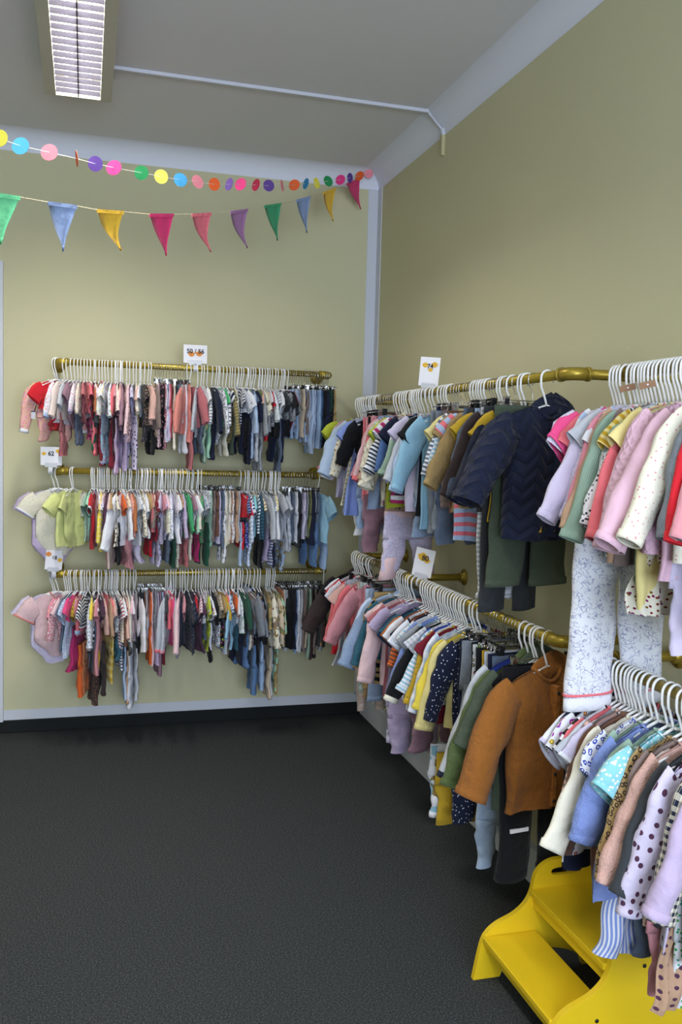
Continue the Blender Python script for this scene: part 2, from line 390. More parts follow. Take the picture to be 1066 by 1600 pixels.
def rail_right(z, y0, y1, label, mid=None, far=True):
    x = -.26; root = empty('clothes_rail', (0, (y0+y1)/2, z)); tag(root, label, 'clothes rail', 'brass pipe rails on the right wall')
    pipe('rail_pipe', [(x, y0+.035, z), (x, y1-.035, z)], root)
    for s, y in ((1, y0), (-1, y1)):
        P = bend((x, y, z), (0, s, 0), (1, 0, 0), .03)
        pipe('elbow', [(x, y+s*.055, z)]+[tuple(p) for p in P]+[(x+.055, y, z)], root, .0195)
        ring_fit(root, (x, y+s*.055, z), 1, .0218, .006); ring_fit(root, (x+.055, y, z), 0, .0218, .006)
        pipe('bracket_pipe', [(x+.05, y, z), (0, y, z)], root); flange(root, (0, y, z), 0)
    if mid is not None:
        ring_fit(root, (x, mid, z), 1, .0235, .022); pipe('bracket_pipe', [(x, mid, z), (0, mid, z)], root); flange(root, (0, mid, z), 0)
    return root
ZR = {'R1': 1.980, 'R2': 1.433, 'R3': .905, 'A': 1.828, 'B': 1.032, 'C': 1.812, 'D': 1.031}
XA0, XA1 = -1.765, -.345
rail_back(ZR['R1'], XA0, XA1, 'top brass pipe clothes rail on the back wall')
rail_back(ZR['R2'], XA0, XA1, 'middle brass pipe clothes rail on the back wall')
rail_back(ZR['R3'], XA0, XA1, 'lowest brass pipe clothes rail on the back wall')
rail_right(ZR['A'], -2.715, -.66, 'upper brass pipe rail on the right wall, running to the corner', mid=None)
rail_right(ZR['B'], -2.715, -.66, 'lower brass pipe rail on the right wall, running to the corner', mid=-1.42)
rail_right(ZR['C'], -4.75, -2.93, 'upper brass pipe rail on the right wall nearest the viewer')
rail_right(ZR['D'], -4.75, -2.93, 'lower brass pipe rail on the right wall above the yellow stool')

# ------------------------------------------------------------------ hangers
def hook_path(R=.024, side=-1, neck=-.088):
    cz = PR-R+.0032
    P = [(-side*R*math.cos(a), 0, cz+R*math.sin(a)) for a in np.linspace(-.5, PI, 13)]
    x = side*R
    P += [(x, 0, cz-.014), (x*.93, 0, cz-.028), (x*.55, 0, cz-.046), (x*.15, 0, neck+.012), (0, 0, neck)]
    return P
def make_hanger_mesh(Wd=.125, r=.0029, R=.024):
    R1 = tube_rings(hook_path(R), r, 6); sl = .38
    P = []
    z = -.088
    for x in np.linspace(0, 1, 8): P.append((-Wd*x, 0, z-sl*Wd*x**1.1))
    P += [(-Wd-.006, 0, z-sl*Wd-.008), (-Wd-.005, 0, z-sl*Wd-.018), (-Wd+.006, 0, z-sl*Wd-.023)]
    P += [(-Wd*.5, 0, z-sl*Wd-.023), (Wd*.5, 0, z-sl*Wd-.023)]
    P += [(Wd-.006, 0, z-sl*Wd-.023), (Wd+.005, 0, z-sl*Wd-.018), (Wd+.006, 0, z-sl*Wd-.008)]
    for x in np.linspace(1, 0, 8): P.append((Wd*x, 0, z-sl*Wd*x**1.1))
    R2 = tube_rings(P, r*1.15, 6)
    V, Fc = [], []
    for R in (R1, R2):
        o = len(V); mm, n = R.shape[:2]; V += list(R.reshape(-1, 3))
        for j in range(mm-1):
            for i in range(n): Fc.append((o+j*n+i, o+(j+1)*n+i, o+(j+1)*n+(i+1) % n, o+j*n+(i+1) % n))
        Fc.append(tuple(o+i for i in range(n))); Fc.append(tuple(o+(mm-1)*n+n-1-i for i in range(n)))
    return mesh('plastic_hanger', V, Fc)
HM = {}
def hanger_mesh(Wd, R=.024):
    k = (round(Wd, 3), R)
    if k not in HM: HM[k] = make_hanger_mesh(k[0], .0030 if R < .02 else .0036, R)
    return HM[k]
def make_clip_meshes():
    P = [(-.001-.0185*0, 0, 0)]
    R = .0185; cz = PR-R+.0018
    P = [(R*math.cos(a), 0, cz+R*math.sin(a)) for a in np.linspace(-.4, PI, 11)]+[(-R, 0, cz-.012), (-R*.6, 0, cz-.026), (-R*.1, 0, -.045), (0, 0, -.052), (0, 0, -.072)]
    R1 = tube_rings(P, .0013, 5); R2 = tube_rings([(-.105, 0, -.076), (-.104, 0, -.073), (-.1, 0, -.072), (.1, 0, -.072), (.104, 0, -.073), (.105, 0, -.076)], .0018, 5)
    V, Fc = [], []
    for Rr in (R1, R2):
        o = len(V); mm, n = Rr.shape[:2]; V += list(Rr.reshape(-1, 3))
        for j in range(mm-1):
            for i in range(n): Fc.append((o+j*n+i, o+(j+1)*n+i, o+(j+1)*n+(i+1) % n, o+j*n+(i+1) % n))
    wire = mesh('hanger_wire', V, Fc)
    V, Fc = [], []
    for s in (-1, 1):
        pts = [(s*.002, -.064), (s*.009, -.060), (s*.0085, -.066), (s*.0045, -.085), (s*.0035, -.112), (s*.0015, -.112)]
        o = len(V); n = len(pts)
        for x in (-.009, .009): V += [(x, a, b) for a, b in pts]
        Fc += [tuple(o+i for i in range(n)), tuple(o+2*n-1-i for i in range(n))]+[(o+i, o+(i+1) % n, o+n+(i+1) % n, o+n+i) for i in range(n)]
    th = np.linspace(0, 2*PI, 8, endpoint=False); o = len(V)
    for x in (-.007, .007): V += [(x, .0045*math.cos(a), -.074+.0045*math.sin(a)) for a in th]
    Fc += [(o+i, o+(i+1) % 8, o+8+(i+1) % 8, o+8+i) for i in range(8)]+[tuple(o+i for i in range(8)), tuple(o+15-i for i in range(8))]
    return wire, mesh('clip', V, Fc, None, False)
WIRE, CLIP = make_clip_meshes()

# ------------------------------------------------------------------ garment parts
def sm(x): x = np.clip(x, 0, 1); return x*x*(3-2*x)
SL = .30
def torso(rg, W, L, z0, T, nw=.04, flare=1.05, crotch=False, nu=9, nv=11, fold=.004, dip=.03, wave=0, k=2.2, bulge=0):
    th = np.linspace(0, 2*PI, 2*nu, endpoint=False)
    cu = np.sign(np.cos(th))*np.abs(np.cos(th))**.85; su = np.sign(np.sin(th))*np.abs(np.sin(th))**.7
    ph = rg.uniform(0, 6, 4); R = []
    for j in range(nv):
        t_ = j/(nv-1); t_ = t_**.85
        x0 = W*cu; ax = np.abs(x0)
        zt = z0-SL*np.maximum(0, ax-nw)-.012*np.abs(cu)**8
        neck = np.clip(1-(ax/nw)**2, 0, 1); zt = zt-neck*np.where(su < 0, dip, dip*.3)
        w_ = W*(1-.08*float(sm(t_/.28)))*(1+(flare-1)*max(0, (t_-.25)/.75))
        zh = z0-L-.004*np.sin(3*cu+ph[0])
        if crotch:
            c = float(sm((t_-.70)/.30)); w_ = w_*(1-.62*c)
        zz = zt+(zh-zt)*t_
        tk = T*(.22+.78*float(sm(t_/.3))+bulge*math.sin(PI*t_)); tk = np.where((ax < nw), max(tk, T*.55), tk)
        A = fold*(.3+t_)+wave*t_
        lat = np.sin(k*3*cu+ph[1]+1.3*t_)*.6+np.sin(k*6.1*cu+ph[2]-t_)*.4
        A2 = A*.55*math.sin(9*t_+ph[0]); lat = lat+.5*np.sin(5*cu+11*t_+ph[3])*(t_ > .12)
        y = tk*su + A*lat + A2*np.cos(2.2*cu+ph[2])*(t_ > .12) + .35*A*np.sin(k*8*cu+ph[3])*np.sign(su)
        x = w_*cu + .002*np.sin(14*t_+ph[3])
        R.append(np.stack([x, y, zz], 1))
    return np.array(R)
def sleeve(rg, sd, W, z0, nw, ln, ang, r0, r1, T, n=8, m_=8, puff=0, swing=0, elbow=0):
    """tube of cloth leaving the shoulder; sd=-1 is the room side"""
    P = []; a0 = math.radians(62); a1 = math.radians(ang)
    p = np.array([sd*(W-.022), 0, z0-SL*(W-nw)-r0*.62]); ds = (ln+.02)/(m_-1); R = []
    th = np.linspace(0, 2*PI, n, endpoint=False); ph = rg.uniform(0, 6, 3)
    for j in range(m_):
        t_ = j/(m_-1); a = a0+(a1-a0)*float(sm(min(1, t_*ln/.055+.1)))-math.radians(elbow)*float(sm((t_-.4)/.3))
        d = np.array([sd*math.sin(a), 0, -math.cos(a)]); nrm = np.array([sd*math.cos(a), 0, math.sin(a)])
        r = r0+(r1-r0)*t_+puff*math.sin(PI*t_)**2
        ty = T*(.55+.45*float(sm(t_/.35)))+puff*.3*math.sin(PI*t_)
        cr_ = abs(math.sin(11*t_+ph[0]+.8*math.sin(4*t_)))**2.2-.35
        wr = (.0038*np.sin(2*th+6*t_+ph[0])+.0034*cr_*(1+.6*np.cos(th+ph[2])))*(1 if ln > .12 else .5)+.0020*np.sin(3*th-15*t_+ph[1])
        c = p+np.array([0, swing*t_*t_, 0])
        R.append(c+np.outer((r+wr)*np.cos(th), nrm)+np.outer((ty+wr*.7)*np.sin(th), (0, 1, 0)))
        p = p+d*ds
    return np.array(R)
def leg(rg, x0, x1, w0, w1, z0, z1, T, n=9, m_=9, foot=False, bow=0, T1=None):
    th = np.linspace(0, 2*PI, n, endpoint=False); ph = rg.uniform(0, 6, 3); R = []
    for j in range(m_):
        t_ = j/(m_-1); xc = x0+(x1-x0)*t_; wd = w0+(w1-w0)*t_; z = z0+(z1-z0)*t_
        Tt = T+((T1 or T)-T)*t_
        wr = .0030*np.sin(2*th+7*t_+ph[0])+.0022*np.sin(3*th-13*t_+ph[1])+.0026*(abs(math.sin(10*t_+ph[2]))**2.5-.3)
        x = xc+(wd+wr)*np.cos(th)+.003*math.sin(5*t_+ph[2]); y = (Tt+wr)*np.sin(th)+bow*math.sin(PI*t_*.8)+.003*math.sin(6*t_+ph[1])
        zz = z+.004*np.cos(th)*(1 if j == m_-1 else 0)
        R.append(np.stack([x, y, zz+np.zeros(n)], 1))
    if foot:
        c = R[-1].mean(0); 
        for k_, (s_, dx, dz_) in enumerate([(1.15, -.006, -.014), (1.0, -.010, -.026), (.55, -.012, -.033)]):
            R.append((R[m_-1]-c)*s_+c+np.array([dx, 0, dz_]))
    return np.array(R)
def part(name, R, mat, root, **k):
    return link(name, rings_mesh(name, R, **k), mat, root)
def band(R, j0, grow=.0016, h=None, dirn=None):
    """short band wrapped over ring j0 of a tube (cuffs, hems)"""
    a = R[j0]; b = R[j0-1]; c = a.mean(0); d = (c-b.mean(0)); d = d/np.linalg.norm(d)
    h = h or .018
    def g(r, s): cc = r.mean(0); v = r-cc; return cc+v*s
    sz = np.abs(a-c).max(); s = 1+grow/sz*1.6
    return np.array([g(a, .985)-d*h*.75, g(a, s)-d*h*.7, g(a, s)-d*h*.2, g(a, s)+d*h*.25, g(a, .97)+d*h*.27, g(a, .9)+d*h*.1])

# colours ------------------------------------------------------------
CLR = {'palelime': '#d2d690', 'moss': '#58693f', 'orchid': '#d0aabb', 'bluegrey': '#9799b6', 'white': '#dcdce4', 'cream': '#dcd6c6', 'grey': '#8d9096', 'lightgrey': '#b4b7c0', 'charcoal': '#35383d', 'black': '#111217', 'navy': '#171d36',
 'blue': '#4e6b9e', 'skyblue': '#8fb9d2', 'paleblue': '#a9bcda', 'denim': '#56749f', 'darkdenim': '#26374f', 'palebluedenim': '#93aacb', 'royalblue': '#2c3f9e', 'periwinkle': '#7f92cf',
 'pink': '#d58b9c', 'palepink': '#e0bfc4', 'coral': '#e0707a', 'dustyrose': '#b0666c', 'rose': '#c98a94', 'salmon': '#d5867c', 'mauve': '#93707f', 'lilac': '#b7a6c6', 'palelilac': '#c9c0da', 'hotpink': '#e24d86',
 'red': '#c31f2c', 'darkred': '#73182a', 'orange': '#d2602a', 'mustard': '#b8962a', 'ochre': '#9c6127', 'yellow': '#e0c94a', 'paleyellow': '#d9c988', 'lime': '#b3bd3a',
 'green': '#3f9a63', 'brightgreen': '#26a14d', 'darkgreen': '#24523f', 'sage': '#8fa898', 'mint': '#9fccb4', 'olive': '#6c6f48', 'darkolive': '#4a5546', 'teal': '#2f5a6b',
 'brown': '#6b4a3c', 'darkbrown': '#382c2c', 'tan': '#b39077', 'beige': '#c4b29c', 'taupe': '#7d6c68', 'khaki': '#a58a5c', 'plum': '#4c2d45', 'terracotta': '#a8653f', 'slate': '#59657a', 'blush': '#d1a79c', 'aqua': '#8ccbd6', 'magenta': '#a82a62'}
WORD = {'lightgrey': 'light grey', 'skyblue': 'sky blue', 'paleblue': 'pale blue', 'darkdenim': 'dark denim', 'palebluedenim': 'pale denim', 'royalblue': 'royal blue', 'palepink': 'pale pink',
 'dustyrose': 'dusty rose', 'palelilac': 'pale lilac', 'hotpink': 'hot pink', 'darkred': 'dark red', 'paleyellow': 'pale yellow', 'brightgreen': 'bright green', 'darkgreen': 'dark green',
 'darkolive': 'dark olive', 'darkbrown': 'dark brown', 'denim': 'denim-blue'}
PW = {'plain': '', 'stripe': 'striped', 'widestripe': 'broad-striped', 'pinstripe': 'fine-striped', 'vstripe': 'vertically striped', 'dots': 'dotted', 'bigdots': 'spotted', 'stars': 'speckled', 'floral': 'flowery',
 'bouquet': 'bright flowery', 'twigs': 'twig-patterned', 'leopard': 'leopard-print', 'tiger': 'tiger-striped', 'check': 'checked', 'bigcheck': 'large-checked', 'camo': 'blotch-patterned', 'denim': '', 'glitter': 'glittery',
 'rib': 'ribbed', 'knit': 'knitted', 'quilt': 'quilted', 'puffer': 'padded', 'canvas': ''}
KW = {'tee': ('t-shirt', 't-shirt'), 'top': ('long-sleeved top', 'top'), 'body': ('short-sleeved bodysuit', 'bodysuit'), 'lbody': ('long-sleeved bodysuit', 'bodysuit'), 'romper': ('footed sleepsuit', 'sleepsuit'),
 'dress': ('dress', 'dress'), 'cardi': ('cardigan', 'cardigan'), 'jacket': ('hooded jacket', 'jacket'), 'bomber': ('bomber jacket', 'jacket'), 'pants': ('trousers', 'trousers'), 'leg': ('leggings', 'leggings'), 'jeans': ('jeans', 'jeans'),
 'shorts': ('shorts', 'shorts'), 'skirt': ('skirt', 'skirt'), 'upants': ('trousers hanging low', 'trousers'), 'uskirt': ('skirt hanging low', 'skirt'), 'dung': ('dungarees', 'dungarees'), 'vest': ('sleeveless top', 'top')}
PCAT = {'t-shirt': 'tshirt', 'bodysuit': 'bodysuit', 'top': 'top', 'sleepsuit': 'sleepsuit', 'dress': 'dress', 'cardigan': 'cardigan', 'jacket': 'jacket', 'trousers': 'trousers', 'leggings': 'leggings', 'jeans': 'jeans', 'shorts': 'shorts', 'skirt': 'skirt', 'dungarees': 'dungarees'}

REG = []      # (object, rail, order, colour words, kind words, category)
HREG = []
RAILS = {'R1': 'top back-wall rail', 'R2': 'middle back-wall rail', 'R3': 'lowest back-wall rail', 'A': 'upper right-wall rail', 'B': 'lower right-wall rail', 'C': 'upper near rail', 'D': 'rail above stool'}     # hangers
RAILW = {'R1': 'top rail of the back wall', 'R2': 'middle rail of the back wall', 'R3': 'lowest rail of the back wall', 'A': 'upper right-wall rail', 'B': 'lower right-wall rail', 'C': 'upper rail nearest the viewer', 'D': 'rail above the yellow stool'}

def garment(rail, pos, kind, col, pat, c2, zb, yaw, o, idx):
    """pos: coordinate along the rail; zb: world height of the bottom"""
    rg = np.random.RandomState((ord(rail[0])*131+ord(rail[-1])*17+idx*7919) % 99991)
    back = rail[0] == 'R'; z = ZR[rail]
    loc = (pos, -.30, z) if back else (-.26, pos, z)
    rz = (PI/2 if back else 0)+math.radians(yaw)
    c1 = CLR.get(col, col); cc2 = CLR.get(c2, c2) if c2 else '#ffffff'
    mat = fabric(c1, pat, cc2)
    trim = fabric(CLR.get(o['tr'], o.get('tr')), 'plain') if 'tr' in o else None
    root = empty(PCAT[KW[kind][1]], loc, rz)
    q = 1 if back else (2 if rail in 'AB' else 3)
    NU, NV, NS, MS = ((9, 10, 8, 7), (16, 18, 12, 18), (20, 24, 14, 28))[q-1]
    szf = {'R1': .92, 'R2': .97, 'R3': 1.02, 'A': 1.06, 'B': 1.1, 'C': 1.12, 'D': 1.12}[rail]*o.get('w', 1)
    W = .118*szf; T = o.get('t', {'R': .0085, 'A': .012, 'B': .012, 'C': .012, 'D': .012}[rail[0]])
    szf *= rg.uniform(.92, 1.06) if 'w' not in o else 1; W = .118*szf
    z0 = -.091-rg.uniform(0, .005); nw = .042*szf; zl = zb-z
    uvr = tuple(rg.uniform(0, 3, 2)); kw = dict(uvr=uvr)
    pantsish = kind in ('pants', 'leg', 'jeans', 'shorts', 'upants', 'skirt', 'uskirt')
    fold = .0045 if back else .0085
    clipped = pantsish and kind[0] != 'u'
    if pantsish:
        zt = z0+.004 if clipped else min(z0-.16, zl+.27)
        if 'zt' in o: zt = o['zt']
        Wp = (.098 if kind != 'leg' else .085)*szf; L = zt-zl
        th = np.linspace(0, 2*PI, 2*NU, endpoint=False)
        if kind in ('skirt', 'uskirt'):
            R = torso(rg, Wp, L, zt, T*1.3, nw=Wp, flare=1.5, nu=NU+6, nv=NV, fold=fold*1.5, dip=0, wave=.008, k=4)
            part('skirt_body', R, mat, root, **kw)
            part('waistband', band(R, 1, .001, .02), trim or mat, root, **kw)
        else:
            rise = min(.17, L*.45)
            hip = []
            for j in range(6):
                t_ = j/5; w_ = Wp*(1+.05*t_); zz = zt-rise*t_
                hip.append(np.stack([w_*np.cos(th), (T*(.6+.6*t_))*np.sign(np.sin(th))*np.abs(np.sin(th))**.7+.002*np.sin(7*t_+5*np.cos(th)), zz+0*th], 1))
            part('seat', hip, mat, root, cap1=True, **kw)
            part('waistband', [h*[1.012, 1.15, 1]+[0, 0, dz2] for h, dz2 in ((hip[0]*[1, .8, 1], .001), (hip[0], 0), (hip[0], -.024), (hip[0]*[1, .8, 1], -.026))], trim or mat, root, **kw)
            tp = {'leg': .55, 'jeans': .78, 'pants': .72, 'upants': .7, 'shorts': 1.0}[kind]
            if 'tp' in o: tp = o['tp']
            for s in (-1, 1):
                w0 = Wp*.51; zs = zt-rise+.02
                R = leg(rg, s*w0, s*(w0+o.get('sp', .006)), w0, w0*tp, zs, zl+(.02 if 'foot' in o else 0), T*1.15, n=NS+2, m_=MS, foot='foot' in o, bow=rg.uniform(-.004, .004))
                if q > 1 or 'foot' in o or trim: 
                    lg_ = part('leg', R, mat, root, cap1='foot' in o, **kw)
                else: lg_ = part('leg', R, mat, root, **kw)
                if trim or (q > 1 and kind in ('pants', 'jeans')):
                    part('cuff', band(R, MS-1, .002, o.get('ch', .022)), trim or mat, lg_, **kw)
                if 'stitch' in o:
                    part('hem_stitching', band(R, MS-1, .0035, .006)+[0, 0, o.get('ch', .022)*.9], fabric(CLR[o['stitch']]), lg_, **kw)
            if kind == 'jeans' and q > 1:
                pk = link('pocket', boxes('pocket', [(-Wp*.8, -Wp*.3, -T*1.32, -T*1.1, zt-.085, zt-.035)]), mat, root); bevel(pk, .003)
                b_ = link('button', tube('button', [(0, -T*.95, zt-.012), (0, -T*.95-.004, zt-.012)], .006, 10), M_CHROME, root)
    else:
        L = z0-zl; crotch = kind in ('body', 'lbody'); flare = {'dress': 1.45, 'tee': 1.06, 'top': 1.04, 'jacket': 1.06, 'bomber': 1.03}.get(kind, 1.0)
        if kind == 'romper': Lt = min(L*.62, .30)
        elif kind == 'dung': Lt = min(L*.5, .28)
        else: Lt = L
        bul = .5 if kind in ('jacket', 'bomber') else 0
        R = torso(rg, W if kind != 'dung' else W*.8, Lt, z0, T*(1.0+bul*.3), nw=nw if kind != 'dung' else nw*1.5, flare=o.get('fl', flare), crotch=crotch, nu=NU+(4 if kind == 'dress' else 0), nv=NV, fold=fold*(1.6 if kind == 'dress' else 1), bulge=bul, dip=.03*szf if kind != 'dung' else .06)
        tname = {'dress': 'dress_body', 'jacket': 'jacket_body', 'bomber': 'jacket_body'}.get(kind, 'torso')
        body = part(tname, R, mat, root, **kw)
        if kind in ('romper', 'dung'):
            for s in (-1, 1):
                Rl = leg(rg, s*W*.45, s*W*.5, W*.5, W*.26, z0-Lt+.03, zl+.03, T*1.1, n=NS, m_=MS, foot=True, bow=rg.uniform(-.006, .006))
                part('leg', Rl, mat, root, cap1=True, **kw)
        # sleeves
        if kind in ('tee', 'body', 'dress') and 'ls' not in o: ln, r0, r1 = .065*szf, .050*szf, .050*szf
        elif kind in ('vest', 'dung'): ln = 0
        else: ln, r0, r1 = o.get('ln', min(.235, L*.78)*1.0*szf), .046*szf, .027*szf
        if ln:
            for s in (-1, 1):
                ang = o.get('an', {'R': 16}.get(rail[0], 25))+rg.uniform(-8, 8)
                if ln < .1: ang += 18
                if s == 1: ang = min(ang, 8 if ln > .1 else 25)
                pf = .012 if 'puff' in o else (.006 if kind == 'jacket' else 0)
                Rs = sleeve(rg, s, W, z0, nw, ln*(1.0 if s == -1 else .95), ang, r0, r1*(1.3 if kind in ('jacket',) else 1), T*(1.25 if kind not in ('jacket', 'bomber') else 1.7), n=NS, m_=MS if ln > .1 else 5, puff=pf, swing=rg.uniform(-.008, .008)*(2 if q > 1 else 1), elbow=rg.uniform(0, 8) if ln > .1 else 0)
                so = part('sleeve', Rs, fabric(CLR[o['slc']], o.get('slp', 'plain'), cc2) if 'slc' in o else mat, root, **kw)
                if trim or (q > 1 and ln > .1) or 'puff' in o:
                    part('cuff', band(Rs, len(Rs)-1, .0015, .02 if ln > .1 else .010), trim or mat, so, **kw)
        # neck
        if q > 1 or trim:
            nb_ = []
            for a in np.linspace(0, 2*PI, 18, endpoint=False):
                x = nw*math.cos(a); s_ = -math.sin(a)
                nb_.append((x*.98, -s_*0+(-T*.9 if False else -T*.75*s_), z0-(1-(x/nw)**2)*(.03*szf if s_ > 0 else .009)+.002))
            nb_.append(nb_[0])
            cr = .0032 if kind not in ('jacket', 'bomber', 'cardi') else .006
            part('neckband', tube_rings(nb_, cr, 6), trim or mat, root)
        if q > 1 and kind in ('cardi', 'bomber', 'jacket') or (q > 1 and 'bt' in o):
            zz = z0-.035*szf; nbt = 5
            yf = -T*(1.25+bul*1.1)-.001
            pl = link('placket', boxes('placket', [(-.008, .008, yf-.004, yf+T*.9, zl+.012, zz)]), trim or mat, root); bevel(pl, .002)
            if kind != 'bomber':
                for k_ in range(nbt):
                    zc = zz-.02-(zz-zl-.05)*k_/(nbt-1)
                    link('button', tube('button', [(0, yf-.003, zc), (0, yf-.007, zc)], .0055, 10), M_PLASTG if kind != 'jacket' else M_BLACKP, root)
        if kind == 'jacket':
            Hh = []
            for j in range(10):
                t_ = j/9; rr = math.sin(PI*min(t_*.93+.04, 1))
                a = np.linspace(0, 2*PI, 16, endpoint=False)
                Hh.append(np.stack([.035+.070*szf*rr*np.cos(a), .012+(.02*rr+.003*np.sin(5*t_*3))*np.sin(a), z0-.060+.082*t_*szf*(1+.06*np.cos(2*a))], 1))
            part('hood', Hh, mat, root, cap0=True, cap1=True, **kw)
        if crotch and q > 1:
            for dx in (-.012, 0, .012): link('snap', tube('snap', [(dx, -T-.002, zl+.012), (dx, -T-.005, zl+.012)], .0035, 8), M_CHROME, root)
    kw1 = (PW[pat]+' ' if PW[pat] else ''); cw = WORD.get(col, col)
    if pat in ('stripe', 'widestripe', 'pinstripe', 'vstripe', 'check', 'bigcheck', 'tiger', 'leopard', 'dots', 'bigdots') and c2 in CLR: cw = cw+' and '+WORD.get(c2, c2) if len((cw+WORD.get(c2, c2)).split()) < 4 else cw
    REG.append([root, rail, pos, (cw+' '+kw1).strip(), KW[kind][0], KW[kind][1], pantsish and kind[0] == 'u'])
    # hanger
    if kind[0] == 'u' or 'nh' in o: return root
    if clipped:
        h = empty('clip_hanger', loc, rz); link('wire_hook', WIRE, M_CHROME, h)
        for x in (-Wp*.72, Wp*.72):
            c_ = link('clip', CLIP, M_BLACKP if rg.rand() < .45 else M_CHROME, h); c_.location = (x, 0, 0 if not back else -.016)
            if back: c_.scale = (.8, .8, .8)
        HREG.append((h, rail, pos, 'clip', len(REG)-1))
    else:
        h = link('plastic_hanger', hanger_mesh(round(W*.93/.01)*.01, .0195 if back else .024), M_PLAST); h.location = loc; h.rotation_euler = (0, 0, rz)
        HREG.append((h, rail, pos, 'plastic', len(REG)-1))
    return root

def pos_of(rail, px):
    """solve the place on the rail whose hook shows at image column px"""
    z = ZR[rail]; back = rail[0] == 'R'
    lo, hi = (-1.95, -.2) if back else (-4.6, -.5)
    f = (lambda s: px_of((s, -.30, z))[0]) if back else (lambda s: -px_of((-.26, s, z))[0])
    px = px if back else -px
    for _ in range(40):
        md = (lo+hi)/2
        if f(md) < px: lo = md
        else: hi = md
    return (lo+hi)/2

def parse(rail, text):
    back = rail[0] == 'R'; rows = [r.split() for r in text.strip().splitlines() if r.strip()]
    yw = 0; rr = random.Random(rail)
    for i, r in enumerate(rows):
        a = r[0]
        pos = float(a[1:]) if a[0] == '@' else pos_of(rail, float(a))
        kind = r[1]; cs = r[2].split('/'); col = cs[0]; pat = cs[1] if len(cs) > 1 else 'plain'; c2 = cs[2] if len(cs) > 2 else None
        if pat in CLR and pat not in PW: c2 = pat; pat = 'stripe'
        by = r[3]; o = {}
        for e in r[4:]:
            k_, _, v = e.partition('=')
            if not v: o[k_] = 1
            else:
                try: o[k_] = float(v)
                except ValueError: o[k_] = v
        if by[0] == 'z': zb = float(by[1:])
        elif back: zb = at(px_of((pos, -.4, 1))[0], float(by), 1, -.40)[2]
        else: zb = at(px_of((-.40, pos, ZR[rail]-.3))[0], float(by), 1, pos)[2]
        yw = .75*yw+.25*rr.uniform(-14, 14) if not back else .8*yw+.2*rr.uniform(-34, 34)
        yaw = o.pop('y', None)
        if yaw is None: yaw = yw+(4 if back else 6)+rr.uniform(-2.5, 2.5)
        garment(rail, pos, kind, col, pat, c2, zb, yaw, o, i)
